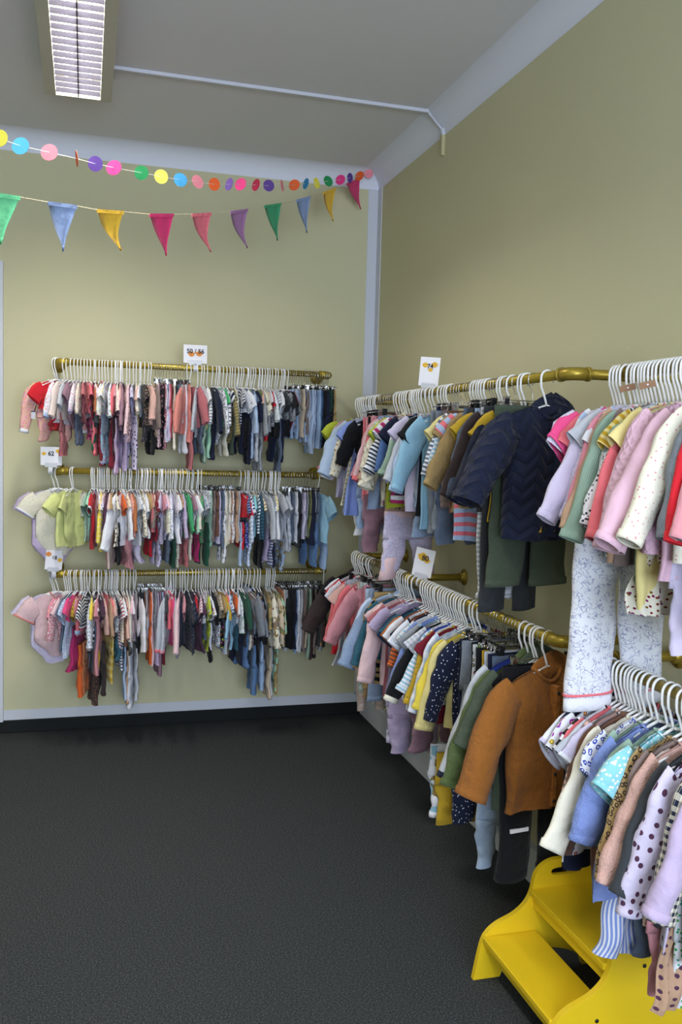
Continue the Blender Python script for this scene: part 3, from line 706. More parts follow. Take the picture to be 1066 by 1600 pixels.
# ------------------------------------------------------------------ what hangs on each rail
# hook column, kind, colour/pattern/second colour, row of the bottom edge, options
parse('R1', '''
87 romper blush/floral/coral 690 y=-62 tr=white
90 tee red 640 y=-48 fl=1.1
94 uskirt red 672 y=-25
99 upants dustyrose 712 y=-8
101 top white/floral/pink 662 y=-32 tr=paleblue
106 top cream/vstripe/palepink 655 y=-26
112 lbody lightgrey 636 y=-20
117.5 body mauve 670 y=-18
122.4 lbody white/floral/pink 648 y=-12 tr=lilac
124 upants slate 692 y=-10 foot
127 lbody cream/floral/pink 650 y=-8
132 body dustyrose 660 y=-4
135.5 tee coral 645 y=8
140 body white/floral/pink 652 y=14 w=1.05
142 upants magenta/dots/pink 686 y=8
146.5 top charcoal 668 y=6
147 upants darkgreen 700 foot
150 tee darkred 655
151 upants coral 708 foot
155.6 top terracotta 640 y=-8
160 lbody white/floral/red 655 y=-6 tr=coral
161 upants darkred/stars/rose 728
165 lbody cream/floral/skyblue 650
166 upants skyblue/floral/red 722 foot
170 body white/bouquet/pink 648
175 lbody white/bouquet/green 652
177 upants darkred 728 foot
180 body rose 650
182 top coral 645
184.5 lbody cream/floral/pink 648
185 upants lilac/floral/pink 738 foot
188 lbody blush/dots/rose 660 tr=mauve
189 top mauve 672
192 lbody palepink 655 y=-10 tr=plum
194 upants lilac 735 y=8
198 lbody palepink/dots/rose 650
203 romper palepink/dots/darkred 690
205 upants palelilac/bigdots/plum 733 y=16 w=1.1
209 body palelilac/floral/blue 650
213 lbody cream/dots/rose 645
219 body blush 640
221 body white/floral/skyblue 652
225.6 dress black/floral/tan 665 y=4
228 upants charcoal/stars/rose 690
231 top blush 663 y=10 t=.015
235 top taupe 672 y=12
237 upants black 710 y=8
242.7 leg tan 685
246 leg beige 682
249 leg palepink/floral/black 698
251.5 leg black/bigdots/pink 702 y=10
255 leg rose/floral/black 700 y=10
260 leg white/floral/lilac 690
264.6 leg palelilac 688
268 leg coral/rib 683 y=-8 w=1.1
272.4 leg cream 700 foot
277 jeans slate 662
281 shorts lightgrey 660
286.5 leg white 705 foot
290 shorts salmon 690
294 top salmon 678 y=-24 t=.014 w=1.1
296 jacket dustyrose 668 y=24 w=1.0
298 upants dustyrose 733 y=2 w=1.1 tp=.95
309.6 lbody lightgrey 683 y=-12
310 upants slate 706 foot
314 body white 676
318 body paleyellow/dots/mint 680
319 upants sage 720 foot
323.7 lbody grey/stripe/white 672
324 upants mint 715
331 romper navy 718
336.5 lbody white/leopard/charcoal 694
340 body mint/floral/green 682
342.6 body brightgreen/bigcheck/green 673
348 lbody white/pinstripe/navy 675
350 upants cream 710 foot
353 body navy/widestripe/white 665
358.4 lbody olive/stripe/khaki 692
362.3 romper darkolive 710
367 lbody cream 662
370 tee white 645 y=22 w=1.1
372 body white/stripe/navy 680
373 upants navy 706 foot
375 tee grey 640 y=18
378 tee slate 640 y=24
381 upants black 700
384 tee olive 638 y=30
386.5 top navy 660 y=20
388 upants navy 722 foot
391 lbody paleblue 690
393 top cream 645 y=26
395 upants paleblue 715
397 top cream/knit 650 y=20 t=.013
400 upants lightgrey 718 foot
403.7 tee cream/floral/sage 652 y=10
405 romper grey 735
408 tee beige 650 y=10
410 tee blush 645
413 tee white 648 y=8
414 upants red 688
416.6 lbody white/floral/mint 658 y=10
418 tee lightgrey 676
421 top red 640
424 body grey/stripe/white 665
427 shorts navy 655 nh zt=-.14
429.6 tee white 652 y=6 w=1.1
430 shorts black 682 nh zt=-.2
432.7 tee charcoal 640 y=14
433 upants navy 722
436 upants slate 736 y=-2
438 top grey/floral/charcoal 655 y=18
441 top charcoal 650
443.7 tee black 655 y=12 w=1.1
446 upants black 682 y=8
449 body darkred 680
452.4 leg palebluedenim 684
456 leg lightgrey 675
459 jeans palebluedenim 685
462 pants grey 668
467 pants beige 682 t=.012
471 leg slate 680
475.4 leg paleblue 690
479 pants taupe 678
481.5 leg lightgrey 695
485 jeans paleblue 708 t=.012
488 leg white/vstripe/blue 700
490.6 jeans palebluedenim 700
494.5 leg teal 690
496 jeans denim 700 t=.013
500 pants darkdenim 690
503 leg black 695
505.6 pants navy 698 t=.013
508 pants darkgreen 694
510 pants black/stars/grey 699
512 pants khaki 695
''')
parse('R2', '''
86 body lilac 882 y=-70 w=1.1
92 body cream/knit 872 y=-70 w=1.12 t=.016 tr=white
113 tee palelime 856 y=-42 w=1.05 t=.014
115 body palelime/knit 858 y=-22
144 dress sage/dots/mint 845 y=-16
146 body mint 858 y=-12 tr=darkgreen
148.5 dress red 858 y=-10 tr=white
152 body white/floral/rose 850
155 body palelilac 855
158 lbody palepink/floral/rose 848
161 romper yellow/dots/cream 862 y=-6
164 body paleyellow/floral/mustard 850 y=-8
168 dress palepink/floral/plum 845 y=-10 tr=plum
171 top plum 830 y=-8
172 upants rose 885 y=-6
176 dress cream/vstripe/rose 886 y=-8
179 body khaki 850
182 dress cream/bigdots/black 852
184 upants black 882 w=1.2
187 tee orange 800
190 lbody white 850
193 body cream/floral/orange 840
196 lbody blush/stripe/salmon 845
198 uskirt rose 888
201 top terracotta 830
204 dress lightgrey 850
206 top white 852 y=-36 w=1.2 t=.012
208 uskirt palelilac 880
210 upants grey/stripe/white 874
212 body white/leopard/charcoal 852
215 lbody cream/floral/charcoal 846
219 tee khaki 800 y=20 t=.012
222 dress white 840 y=6 w=1.1
225 body tan 820 y=16
228 tee beige 810 y=18
230 lbody taupe 830
232 upants red 870
234 dress darkred 845
241 top dustyrose 830 y=-6
244 upants palelilac/bigdots/blue 886
247 body rose/knit 812 y=12
250 lbody cream/floral/sage 840
252 body palepink 815 y=10
255 dress palelilac/floral/lilac 850 y=-10
258 lbody white/floral/blue 845
261 upants slate 880
263 tee lilac 838 y=-8
266 lbody palelilac 836
269 dress white 848 y=10 w=1.1
271 upants darkgreen 888
273 tee white/floral/pink 838
275 body tan/floral/brown 800 y=10
277 upants cream/floral/plum 884 foot
281 lbody lilac/dots/white 850
284.5 top green 840
287 upants dustyrose 886
291 tee mauve 812
294 tee white 820 y=14 w=1.12
296 upants cream 875 y=4
299 lbody cream 822
301 tee rose 835 y=12
304 upants magenta 878
307 body lightgrey/dots/blue 850
310 top mint 834 y=-4
314.5 dress green/bigdots/coral 848 y=-4
317 upants darkgreen 885
320 leg white/floral/navy 830
325 leg sage 852 t=.013 tr=mint
329 leg taupe 846
334 pants brown 838
338 leg palelilac 850 t=.011
343.6 leg slate 856
348 leg white/bigdots/black 880
352 leg cream/rib 852 t=.013
355 leg cream/floral/lilac 850
358.6 leg tan/leopard/brown 850
362 leg white/dots/tan 848
367.6 leg tan 848
370 leg lightgrey 845
374.5 top red 808 y=14
376 upants red 858 y=4
378 upants paleblue 884
382 lbody white/stripe/navy 795 y=8 tr=white
384 upants royalblue/floral/white 855
387 lbody periwinkle/stripe/navy 800
389 romper paleblue/pinstripe/white 886
392.6 tee cream/stripe/khaki 802 y=18
394 upants tan/check/white 852
397 tee aqua 838 y=-6
400 lbody teal/stripe/white 835
404 top navy/check/teal 842 t=.014
406 upants black 888
409 lbody lightgrey 842 y=12
411 upants lilac 876
413.5 body grey 835 y=14
417 upants palelilac/stripe/slate 885
420.5 lbody slate 846
423 lbody grey 848
425 body yellow/stripe/white 835
427 upants navy 886
429.6 body paleblue/stripe/white 838
431 lbody white 845
434 tee lightgrey/knit 845 t=.014 w=1.05 y=4
436 dress lightgrey 858 y=10
438 upants paleblue/camo/slate 892 w=1.15
446 leg charcoal 840
450 leg lightgrey/bigcheck/white 860 t=.016 foot
454 leg slate 845
458 leg white 850
463 leg charcoal/knit 852 t=.017 foot
467.7 leg black 856
471 pants palelilac 842
475.4 leg grey 838
478.5 leg olive 846
481 pants navy 852 t=.013
483.5 upants denim 886 y=20
486 leg lightgrey 851
491 pants slate 845
497 tee skyblue 848 y=14 w=1.15 t=.013
500 upants palebluedenim 890 y=18 zt=-.28
''')
parse('R3', '''
84 tee white 1000 y=-74 w=1.0
87 body palelilac 1042 y=-74 w=1.1
92 body palepink/rib 1030 y=-68 w=1.12 t=.016 tr=salmon
103 lbody pink/floral/coral 960 y=-30
106 romper rose/floral/white 1002 y=-28 t=.013
109 body palepink 962 y=-24
112 dress slate 1018 y=-22
118 dress paleblue/floral/white 1024 y=-24
121 tee hotpink 960 y=-22
124 uskirt magenta 1050 y=-20
127 body mustard/floral/navy 966 y=-14
129.5 tee rose 995 y=-16 w=.9
131 upants orange 1090 y=-12 t=.014
133 top coral 985 y=-12 tr=paleblue
135 upants terracotta 1086 y=-8
137 tee black/stripe/white 980 y=-14 w=1.15
139 body black/widestripe/white 1026
143 upants slate 1052
146 top yellow 960 y=-4
147 upants darkbrown/leopard/brown 1103 t=.014
149 lbody white/floral/blue 1018 y=-10 t=.012
151 upants mustard 1050
153 tee plum 970
155 dress rose/knit 1052 y=-6 t=.012
157.5 lbody blush 985
159 upants darkbrown 1088
163 tee coral 955
166 top tan/knit 985 y=8 w=1.05
168 upants paleyellow/bigcheck/mustard 1068 y=14 w=1.15
170 tee blush 985
173 lbody lightgrey/leopard/charcoal 985 y=10
175 body black 1000
178 tee dustyrose/stripe/white 1012 y=14 w=1.05
181 lbody cream/floral/red 1005 y=14
183.5 body white/dots/sage 1000 y=12 w=1.05
185 uskirt teal 1028
187 upants slate/stripe/white 1048
190 top brown 1000 y=6
193 lbody blush 998
196 upants paleblue 1092 foot
198 lbody cream 1004 y=4
200.5 upants tan 1098 foot
203 tee white 1010 y=4
206 upants white/rib 1106 foot t=.012
209 body palepink/floral/coral 1006
211 lbody white/floral/palepink 1006 y=12 w=1.12
213 upants lightgrey 1094 foot
217 pants black 1020
221 pants navy 1010
225 pants brown 1012
228 leg beige/floral/brown 1018
231 leg lightgrey 1000
234.5 leg orange 1040
238 leg palepink 1042
241 leg grey 1016
244 jeans lilac 1040
247 pants mauve 1058
250 jeans palebluedenim 1018 t=.012
254 shorts darkred 1038
259.5 cardi lightgrey/stars/slate 1008 y=-8 w=1.1 tr=pink
262 body charcoal 970
266 top hotpink 1008 y=4
268.5 jacket lightgrey 1006 y=-22 w=1.1 tr=coral
272 top coral 975 y=-14
275 lbody lightgrey/knit 1022 y=-6
277 upants grey 1026 foot
282 cardi palepink 1010 y=-10 w=1.12 t=.013
285 body rose 985
290 top navy 1008 y=-14
293 dress navy/dots/slate 1018 y=6 w=1.25
299 dress plum 1016 y=16 w=1.1
305.8 tee red 958
310 body white/stripe/rose 965
314 lbody white/floral/black 968
315 upants slate 1000
317 body white/bouquet/pink 972
321 tee lime 960 y=2
322 upants lime 1018
324.5 body lightgrey 960
327 upants white 1016
329 tee navy 962
330.5 upants black 1036
332 top black 965
335 body beige/floral/charcoal 965
337 upants white/floral/navy 1010
340 tee khaki 962 y=8
342 top mustard 958 y=10
344 upants black/bouquet/red 1012
347 body white 970 y=12
349 upants lightgrey/floral/skyblue 1022
352 top coral 940
354 lbody lightgrey 965
355 upants red 1014
357.5 body paleblue/stripe/slate 965
360 upants skyblue 1015
362 top orange 950
363 lbody white/floral/green 985
365 upants teal 1016
367.5 top skyblue 990 y=-18
370 upants navy 1040
372 body white 988 y=-6 w=1.05
374 top darkgreen 975
376 upants denim 1042 foot
378 top charcoal/rib 990 y=8
381 upants charcoal 1010
384 top taupe 982 y=22 w=1.1
386.5 upants cream 1016
389 jacket darkdenim/denim 990 y=14
393 upants taupe 1012
396 jacket navy/camo/denim 1000 y=10
397 upants denim 1085 w=1.2 t=.015
401.5 top black 1000 y=6
403 upants black 1050
406 top darkdenim/denim 990
409 upants palebluedenim 1078 w=1.1 y=-4 t=.014
415.6 lbody khaki/camo/olive 985
418 romper cream/camo/taupe 1010 y=4 t=.014
419 upants beige 1090 foot
421 top cream/knit 1010 y=2 t=.014
423 upants lightgrey 1086 foot
425 top beige/camo/olive 1012 y=8 t=.014
428 top mint/camo/khaki 990 y=10
430 upants mint/camo/khaki 1082 foot
436 pants terracotta 1000
439 leg cream 1010
442 leg lightgrey 1018
446 pants black 1012 t=.014
450 leg black 1010
453 jeans black 1014 t=.014
457 jeans navy 1014
461 leg palebluedenim/stars/navy 1022
464.5 leg white/stars/navy 1018 t=.011
467.6 leg lightgrey 1020
471 leg taupe 1014
474 leg grey 1012
477 pants taupe 1020
480 pants beige 1012
484 leg sage 1028 t=.014 y=-6
488 pants darkbrown 1030
491 leg darkbrown 1030
494 pants taupe 1022
497 pants charcoal 1010
500 leg lightgrey 1018
503 pants khaki 1008
506 jacket darkbrown 1010
''')
parse('A', '''
562 tee lime/knit 690 y=14 puff
566 top mauve 734 y=10
569 dress palelilac 775 ls y=12
572 top white/floral/lilac 765 y=12
575 top dustyrose 735 y=10
579 jacket palebluedenim/denim 742 y=6 t=.017 puff
583 dress cream/dots/khaki 790 y=8 ls w=.95
586 dress denim/denim 800 y=6
588 upants white 835
590 dress periwinkle 805 y=8 w=1.05
593 top black 722 y=6
594 upants palebluedenim 825
597 leg coral/floral/rose 790
600 leg palepink/vstripe/coral 770
603 upants mauve 862 y=4
605 leg salmon/floral/coral 760
609 pants black 720
612 leg cream 740
615 pants rose 745
619 skirt pink 700
622 top rose/knit 752 y=18
626 top palepink/rib 760 y=16 tr=coral
629 skirt denim/denim 795 w=1.1
631 cardi coral/knit 745 y=14 t=.015
635 tee beige/bouquet/skyblue 790 y=12
638 jacket cream/puffer 782 y=18 w=1.06 t=.02
642 top tan/dots/charcoal 800 y=10
645 upants palelilac/floral/lilac 895 w=1.15 y=10 sp=.03 ch=.10 tr=palepink t=.02
647 tee lime 792 y=16 w=1.1
650 tee white 705 y=14 w=1.05 tr=navy
652 tee orange 700 y=10
655 top white/stripe/charcoal 742 y=10
659 tee white/widestripe/magenta 785 y=6
662 top blue 735 y=10
666 tee navy 772 y=12 w=1.08
672 top white/floral/navy 724 y=16 t=.014
679 top sage 752 y=10 t=.015
684 tee palelilac 800 y=6
688 shorts denim/denim 838 nh zt=-.30
692 top lightgrey 780 y=10
697 top paleblue 790 y=12 t=.015
702 tee black 805 y=6
706 top skyblue 825 y=4
711 leg sage 805 y=2
716 jeans darkdenim/denim 830 y=0 t=.016
720 leg royalblue 835
724 jeans darkdenim/denim 825 y=2 t=.015
727 upants slate 850
731 pants taupe 790 y=4
735 leg tan/floral/brown 775
739 leg brown 800
743 tee paleyellow 730 y=16 w=1.05
748 top white/stripe/slate 738 y=10 t=.014
753 top white/stripe/skyblue 760 y=8
757 tee khaki/rib 800 y=4
761 tee paleblue/widestripe/coral 845 y=4
765 cardi khaki/canvas 792 y=12 tr=khaki t=.015
770 pants slate 760
774 leg brown 730
778 pants charcoal 725
782 leg paleblue 740
786 tee mustard 760 y=10
790 top slate/canvas 800 y=14 t=.015
795 pants lightgrey/stripe/white 930 y=4 foot
802 top darkbrown 800
808 pants charcoal/rib 946 y=4 w=1.12 ch=.07 tr=charcoal t=.018
818 bomber navy/canvas 812 y=16 w=1.05 t=.018 ln=.27
824 tee mustard 815 y=8
834 pants darkolive/canvas 912 y=4 w=1.28 t=.02 tp=.92 sp=.012
856 jacket navy/puffer 842 y=10 w=1.18 t=.034 ln=.25 an=27
''')
parse('B', '''
556 jacket darkbrown 985 y=14
559 tee black 985 y=14
562 tee white 955 y=16 tr=black
566 dress red 1018 y=12 w=.95
569 dress white/floral/lilac 990 y=14 w=1.05
573 dress coral 1012 y=10 ls w=.9
576 skirt lightgrey 1040 w=1.2 y=8
579 tee blush 1000 y=8
583 top coral 1000 y=8
586 leg tan/glitter/white 1110 y=2 t=.017
590 leg sage/glitter/white 1080 y=2 t=.015
594 top rose 1000 y=6 nh
598 leg pink 1010 t=.016
602 upants khaki/leopard/brown 1088 y=2
605 pants navy 1000
608 jeans palebluedenim/denim 1010 t=.014
612 jeans denim/denim 1092
616 leg grey 1000
619 shorts khaki 960
623 top paleblue/denim 1052 y=10 t=.018 w=1.05
627 jacket denim/denim 1045 y=8 t=.014
630 top khaki/tiger/black 1070 y=6 t=.015
633 top teal 1030 y=8
637 tee palepink/knit 1050 y=12
641 top palepink 1068 y=12 t=.017 w=1.08
645 tee dustyrose 1090 y=8
648 upants palelilac/floral/navy 1155 y=6 w=1.05 t=.017 ch=.03 tr=palelilac
651 tee lilac 1095 y=8
655 upants lilac 1175 y=4 w=1.1 t=.02
664 tee darkdenim 1030 y=18 w=1.1
668 tee teal 1040 y=16
672 tee terracotta 1045 y=14
676 tee white 1090 y=10 w=1.05
680 top brown/stripe/orange 1035 y=12
684 tee navy 1040 y=14
687 tee white 1108 y=12 w=1.08
690 upants mauve 1172 y=4 foot
692 tee white/pinstripe/skyblue 1060 y=14
696 top periwinkle 1072 y=12 t=.015
700 tee denim/widestripe/skyblue 1060 y=14
704 tee grey 1110 y=6
708 cardi black/canvas 1098 y=10 t=.017 tr=cream
713 tee lightgrey/check/white 1130 y=6
717 top royalblue 1085 y=12
721 top skyblue/stripe/white 1088
725 top mustard/stars/brown 1090 y=12 t=.014
729 tee darkred 1130
733 top paleblue/bigcheck/white 1098 y=12 t=.015
742 top yellow 1090 y=12
747 top paleyellow 1132 y=12 t=.018 w=1.05
751 upants mustard/stripe/khaki 1195 y=4
755 top navy/stars/white 1135 y=8 t=.017
759 upants paleblue/vstripe/white 1260 y=2
728 upants white/camo/skyblue 1272 y=2 w=1.12 t=.02 tr=white
767 pants navy 1200 y=2
736 upants mustard 1288 y=2
774 jeans darkdenim/denim 1222 y=0 t=.018 w=1.1
779 leg black 1210
783 leg white/bouquet/teal 1190 y=0 t=.016
764 upants navy/stars/white 1285 y=0 w=1.1 t=.02
793 leg charcoal 1200
797 pants black 1190 y=2 t=.018 w=1.1
802 pants mustard 1160
807 pants lightgrey 1170
812 pants navy 1180
790 upants palebluedenim/denim 1355 y=2 t=.016 w=.72
817 pants slate 1180
820 bomber royalblue 1178 y=16 slc=lightgrey w=1.2 t=.022 ln=.31 tr=navy an=26
829 jacket moss/canvas 1190 y=14 w=1.2 t=.018 ln=.32 an=24
838 jacket darkolive/canvas 1258 y=10 w=1.15 t=.02 ln=.2
843 tee black 1110 y=6 w=.9
848 pants black 1368 y=8 w=1.3 t=.028 ch=.03
857 jacket ochre/canvas 1262 y=14 w=1.16 t=.028 ln=.31 an=31
''')
parse('C', '''
@-2.952 tee palelilac/floral/white 700 y=12 puff w=1.05
@-2.968 tee hotpink 712 y=12 puff w=1.05
@-2.984 tee coral 722 y=12
@-3.0 top white/widestripe/paleblue 812 y=12 t=.015
@-3.015 upants white/twigs/bluegrey 1100 y=4 w=1.28 zt=-.22 t=.026 tr=white stitch=coral ch=.035 sp=.012 tp=.93
@-3.03 top palelilac 822 y=12 t=.014
@-3.05 top palelilac/twigs/bluegrey 815 y=12 t=.016
@-3.065 tee lightgrey 850 y=8
@-3.08 tee white 760 y=14
@-3.095 top pink 845 y=10
@-3.11 romper grey/stripe/white 872 y=6 t=.012
@-3.125 top tan 880 y=8
@-3.14 top sage/rib 845 y=12 t=.015
@-3.158 top taupe 882 y=6
@-3.174 top lightgrey/floral/sage 832 y=12
@-3.19 top white/floral/charcoal 838 y=12 t=.014
@-3.206 tee paleyellow/stripe/mustard 840 y=8
@-3.222 top coral 845 y=12
@-3.238 tee sage/stars/charcoal 955 y=6
@-3.252 tee paleyellow 945 y=10
@-3.265 uskirt cream/floral/darkred 960 y=4
@-3.275 top orchid/quilt 860 y=16 w=1.18 t=.03 ln=.27 tr=orchid
@-3.34 top orchid 905 y=12 t=.022 w=1.08
@-3.36 upants palelilac 1020 y=8
@-3.40 top cream/stars/rose 880 y=10 t=.018
@-3.445 bomber darkdenim/denim 870 y=12 t=.02 ln=.24
@-3.475 top red 885 y=8
@-3.50 top rose 1000 y=10 t=.016
''')
parse('D', '''
@-2.95 pants black 1345 y=10
@-2.965 tee white 1335 y=22 tr=palelilac w=1.12
@-2.98 tee navy 1345 y=20 w=1.08
@-3.00 tee white/bouquet/magenta 1325 y=18 w=1.1 t=.016
@-3.03 tee black/widestripe/white 1240 y=20 w=1.1
@-3.05 tee coral 1230 y=16 w=1.04
@-3.07 tee lightgrey 1235 y=16 w=1.08
@-3.09 top blush/stripe/taupe 1270 y=12 
@-3.105 dress palelilac 1300 y=10 tr=white
@-3.12 cardi brown/rib 1382 y=10 t=.015
@-3.14 top cream 1392 y=10
@-3.158 tee white/leopard/royalblue 1245 y=16 puff w=1.08
@-3.17 upants palebluedenim/denim 1456 y=6
@-3.187 top sage 1300 y=12
@-3.21 dress periwinkle/canvas 1390 y=12 w=1.14 t=.022 ls ln=.2
@-3.228 uskirt periwinkle/vstripe/white 1480 y=10 w=1.15
@-3.248 tee sage 1300 y=12
@-3.27 tee aqua/floral/white 1290 y=16 puff w=1.12 t=.02
@-3.288 upants slate 1487 y=6 foot
@-3.305 top khaki/leopard/darkbrown 1425 y=10
@-3.325 top taupe/dots/brown 1428 y=12
@-3.35 top blush/canvas 1440 y=10 t=.018
@-3.37 upants rose 1550 y=6 w=1.1
@-3.388 top charcoal 1442 y=12 t=.018
@-3.42 top palelilac/bigdots/plum 1492 y=12 t=.02 w=1.05
@-3.437 uskirt tan/dots/plum 1563 y=8 w=1.1
@-3.458 upants white/floral/green 1568 y=6
@-3.485 top cream/check/navy 1500 y=12 t=.02
@-3.51 top lilac 1500 y=12 t=.018
''')

# ------------------------------------------------------------------ labels for clothes and hangers
def label_all():
    order = {'R': 'from the left', 'A': 'from the corner', 'B': 'from the corner', 'C': 'from its far end', 'D': 'from its far end'}
    nth = ['first', 'second', 'third', 'fourth', 'fifth', 'sixth', 'seventh', 'eighth', 'ninth', 'tenth']
    by = {}
    for i, r in enumerate(REG): by.setdefault(r[1], []).append(i)
    short = {}
    for rail, ids in by.items():
        ids.sort(key=lambda i: REG[i][2]*(1 if rail[0] == 'R' else -1))
        cnt = {}
        for i in ids: cnt.setdefault((REG[i][3], REG[i][4]), []).append(i)
        for k, (cwp, kw) in enumerate([(REG[i][3], REG[i][4]) for i in ids]):
            i = ids[k]; same = cnt[(cwp, kw)]; ww = RAILW[rail]
            nm = cwp+' '+kw
            if len(same) > 1:
                nbr = ids[k-1] if k else ids[k+1]
                side = ('right of' if rail[0] == 'R' else 'in front of') if k else ('left of' if rail[0] == 'R' else 'behind')
                cand = (REG[nbr][3], REG[nbr][5])
                uniq = all((REG[ids[ids.index(j)-1]][3], REG[ids[ids.index(j)-1]][5]) != cand or ids.index(j) == 0 for j in same if j != i)
                if uniq: lab = nm+', '+side+' the '+REG[nbr][3]+' '+REG[nbr][5]+', '+ww
                else: lab = nth[same.index(i)]+' '+nm+' '+order[rail[0]]+', '+ww
                if len(lab.split()) > 16: lab = nth[same.index(i)]+' '+nm+' '+order[rail[0]]+', '+ww
                h = (nth[same.index(i)]+' ' if 1 else '')+cwp+' '+REG[i][4]+' '+order[rail[0]]
            else:
                lab = nm+' on the '+ww; h = cwp+' '+REG[i][4]
            if len(lab.split()) > 16: lab = lab.replace(' hanging low', '').replace(' of the back wall', ' at the back')
            if len(lab.split()) > 16: lab = nm+' on the '+ww
            o = REG[i][0]; tag(o, lab, PCAT2[REG[i][5]], REG[i][5]+' pieces on the '+ww)
            short[i] = (h, ww)
    seen = {}
    for h, rail, pos, typ, gi in HREG:
        s, ww = short[gi]
        a = 'white hanger holding the ' if typ == 'plastic' else 'metal clip hanger holding the '
        lab = a+s+', '+ww
        lab = a+s+', '+RAILS[rail]
        for a_, b_ in (('metal clip', 'clip'), ('from the ', 'from '), ('from its far end', 'from far end'), (' holding the ', ' with '), ('vertically striped', 'striped')):
            if len(lab.split()) > 16: lab = lab.replace(a_, b_)
        seen[lab] = seen.get(lab, 0)+1
        if seen[lab] > 1: print('DUP', lab)
        tag(h, lab, 'hanger', ('white plastic hangers' if typ == 'plastic' else 'metal clip hangers')+' on the '+ww)
PCAT2 = {'t-shirt': 't-shirt', 'bodysuit': 'bodysuit', 'top': 'top', 'sleepsuit': 'sleepsuit', 'dress': 'dress', 'cardigan': 'cardigan', 'jacket': 'jacket', 'trousers': 'trousers', 'leggings': 'leggings', 'jeans': 'jeans', 'shorts': 'shorts', 'skirt': 'skirt', 'dungarees': 'dungarees'}
label_all()

# extra details on single clothes near the viewer
def find(rail, cwp, kind):
    for r in REG:
        if r[1] == rail and r[3] == cwp and r[5] == kind: return r[0]
nj = find('A', 'navy padded', 'jacket')
if nj:
    o = link('yellow_tab', boxes('yellow_tab', [(-.052, -.040, -.052, -.046, -.475, -.440)]), M_YPRINT, nj); o['label'] = 'small yellow fabric tab on the hem'
rp = [r for r in REG if r[1] == 'B' and r[3] == 'black' and r[5] == 'trousers'][-1][0]
o = link('reflective_stripe', boxes('reflective_stripe', [(-.115, -.05, -.040, -.034, -.60, -.588)]), M_CARD, rp); o['label'] = 'white reflective stripe on the knee'
for y in (-3.02, -3.09):
    pass

# ------------------------------------------------------------------ size signs
def text_mesh(s, size):
    cu = bpy.data.curves.new('digits', 'FONT'); cu.body = s; cu.size = size; cu.align_x = 'CENTER'; cu.align_y = 'CENTER'; cu.extrude = .0004; cu.offset = .0006
    o = bpy.data.objects.new('digits', cu); COL.objects.link(o)
    dg = bpy.context.evaluated_depsgraph_get(); me = bpy.data.meshes.new_from_object(o.evaluated_get(dg))
    bpy.data.objects.remove(o); return me
def blob(cx, cz, rx, rz, y=-.0019, n=18, w_=.12):
    P = [(cx+rx*(1+w_*math.sin(5*a))*math.cos(a), cz+rz*(1+w_*math.cos(4*a))*math.sin(a)) for a in np.linspace(0, 2*PI, n, endpoint=False)]
    return prism('printed_flower', P, 1, y-.0004, y+.0004)
def sign(loc, rz, txt, label, w_=.115, h_=.09, blobs=(), tilt=0, ts=.03, tz=.055, tx=0):
    root = empty('size_sign', loc, 0); root.rotation_euler = (0, math.radians(tilt), rz); tag(root, label, 'sign', 'size signs on the clothes rails')
    z0 = PR+.012
    c = link('card', boxes('card', [(-w_/2, w_/2, -.001, .001, z0, z0+h_)]), M_CARD, root)
    t_ = link('digits', text_mesh(txt, ts), M_INK, root); t_.rotation_euler = (PI/2, 0, 0); t_.location = (tx, -.0034, z0+tz)
    for bx, bz, br, bo in blobs: link('printed_flower', blob(bx, z0+bz, br, br*.75), M_OPRINT if bo else M_YPRINT, root)
    link('fine_print', boxes('fine_print', [(-w_*.36, w_*.36, -.0016, -.001, z0+.008, z0+.0095), (-w_*.30, w_*.30, -.0016, -.001, z0+.012, z0+.0133)]), M_PALEINK, root)
    # spring clamp that grips the pipe
    a = np.linspace(-PI*.30, PI*1.30, 16); R = []
    for y in (-.011, .011):
        R.append([(y, (PR+.004)*math.cos(q), (PR+.004)*math.sin(q)) for q in a]+[(y, (PR+.0015)*math.cos(q), (PR+.0015)*math.sin(q)) for q in a[::-1]])
    link('clamp', rings_mesh('clamp', R, True, True, True, smooth=False), M_CLEAR, root)
    link('card_slot', boxes('card_slot', [(-.03, .03, -.003, -.001, PR+.003, z0+.008), (-.03, .03, .001, .003, PR+.003, z0+.008), (-.006, .006, -.003, .003, PR+.001, PR+.007)]), M_CLEAR, root)
    return root
def P(rail, px):
    p = pos_of(rail, px); return (p, -.30, ZR[rail]) if rail[0] == 'R' else (-.26, p, ZR[rail])
sign(P('R1', 305), 0, '50 / 56', 'white size card reading 50 / 56 on the top rail', .122, .094, [(-.020, .046, .017, 1), (.020, .050, .018, 1)], ts=.032, tz=.060)
sg = sign((XA0+.01, -.33, ZR['R2']), math.radians(-12), '62', 'white size card reading 62 at the left end of the middle rail', .105, .092, [(-.036, .058, .011, 0), (.034, .072, .012, 0)], ts=.030, tz=.058)
sg.location[0] = at(80, 730, 1, -.33)[0]
sg = sign((XA0, -.33, ZR['R3']), math.radians(24), '68', 'white size card reading 68 at the left end of the lowest rail', .09, .098, [(-.032, .078, .015, 1), (.030, .050, .013, 0)], tilt=6, ts=.026, tz=.060)
sg.location[0] = at(82, 890, 1, -.33)[0]
sign(P('A', 668), math.radians(-38), '74', 'white size card reading 74 on the upper right-wall rail', .085, .118, [(-.020, .085, .013, 0), (.020, .088, .014, 0), (.004, .066, .010, 0)], tilt=4, ts=.026, tz=.080, tx=.002)
sign(P('B', 656), math.radians(-38), '80', 'white size card reading 80 on the lower right-wall rail', .085, .118, [(-.008, .082, .022, 0), (.012, .070, .014, 0)], tilt=10, ts=.030, tz=.078, tx=.004)
tg = empty('price_tag', tuple(at(52, 640, 1, -.42))); tag(tg, 'small pale price tag hanging at the far left of the top rail', 'tag')
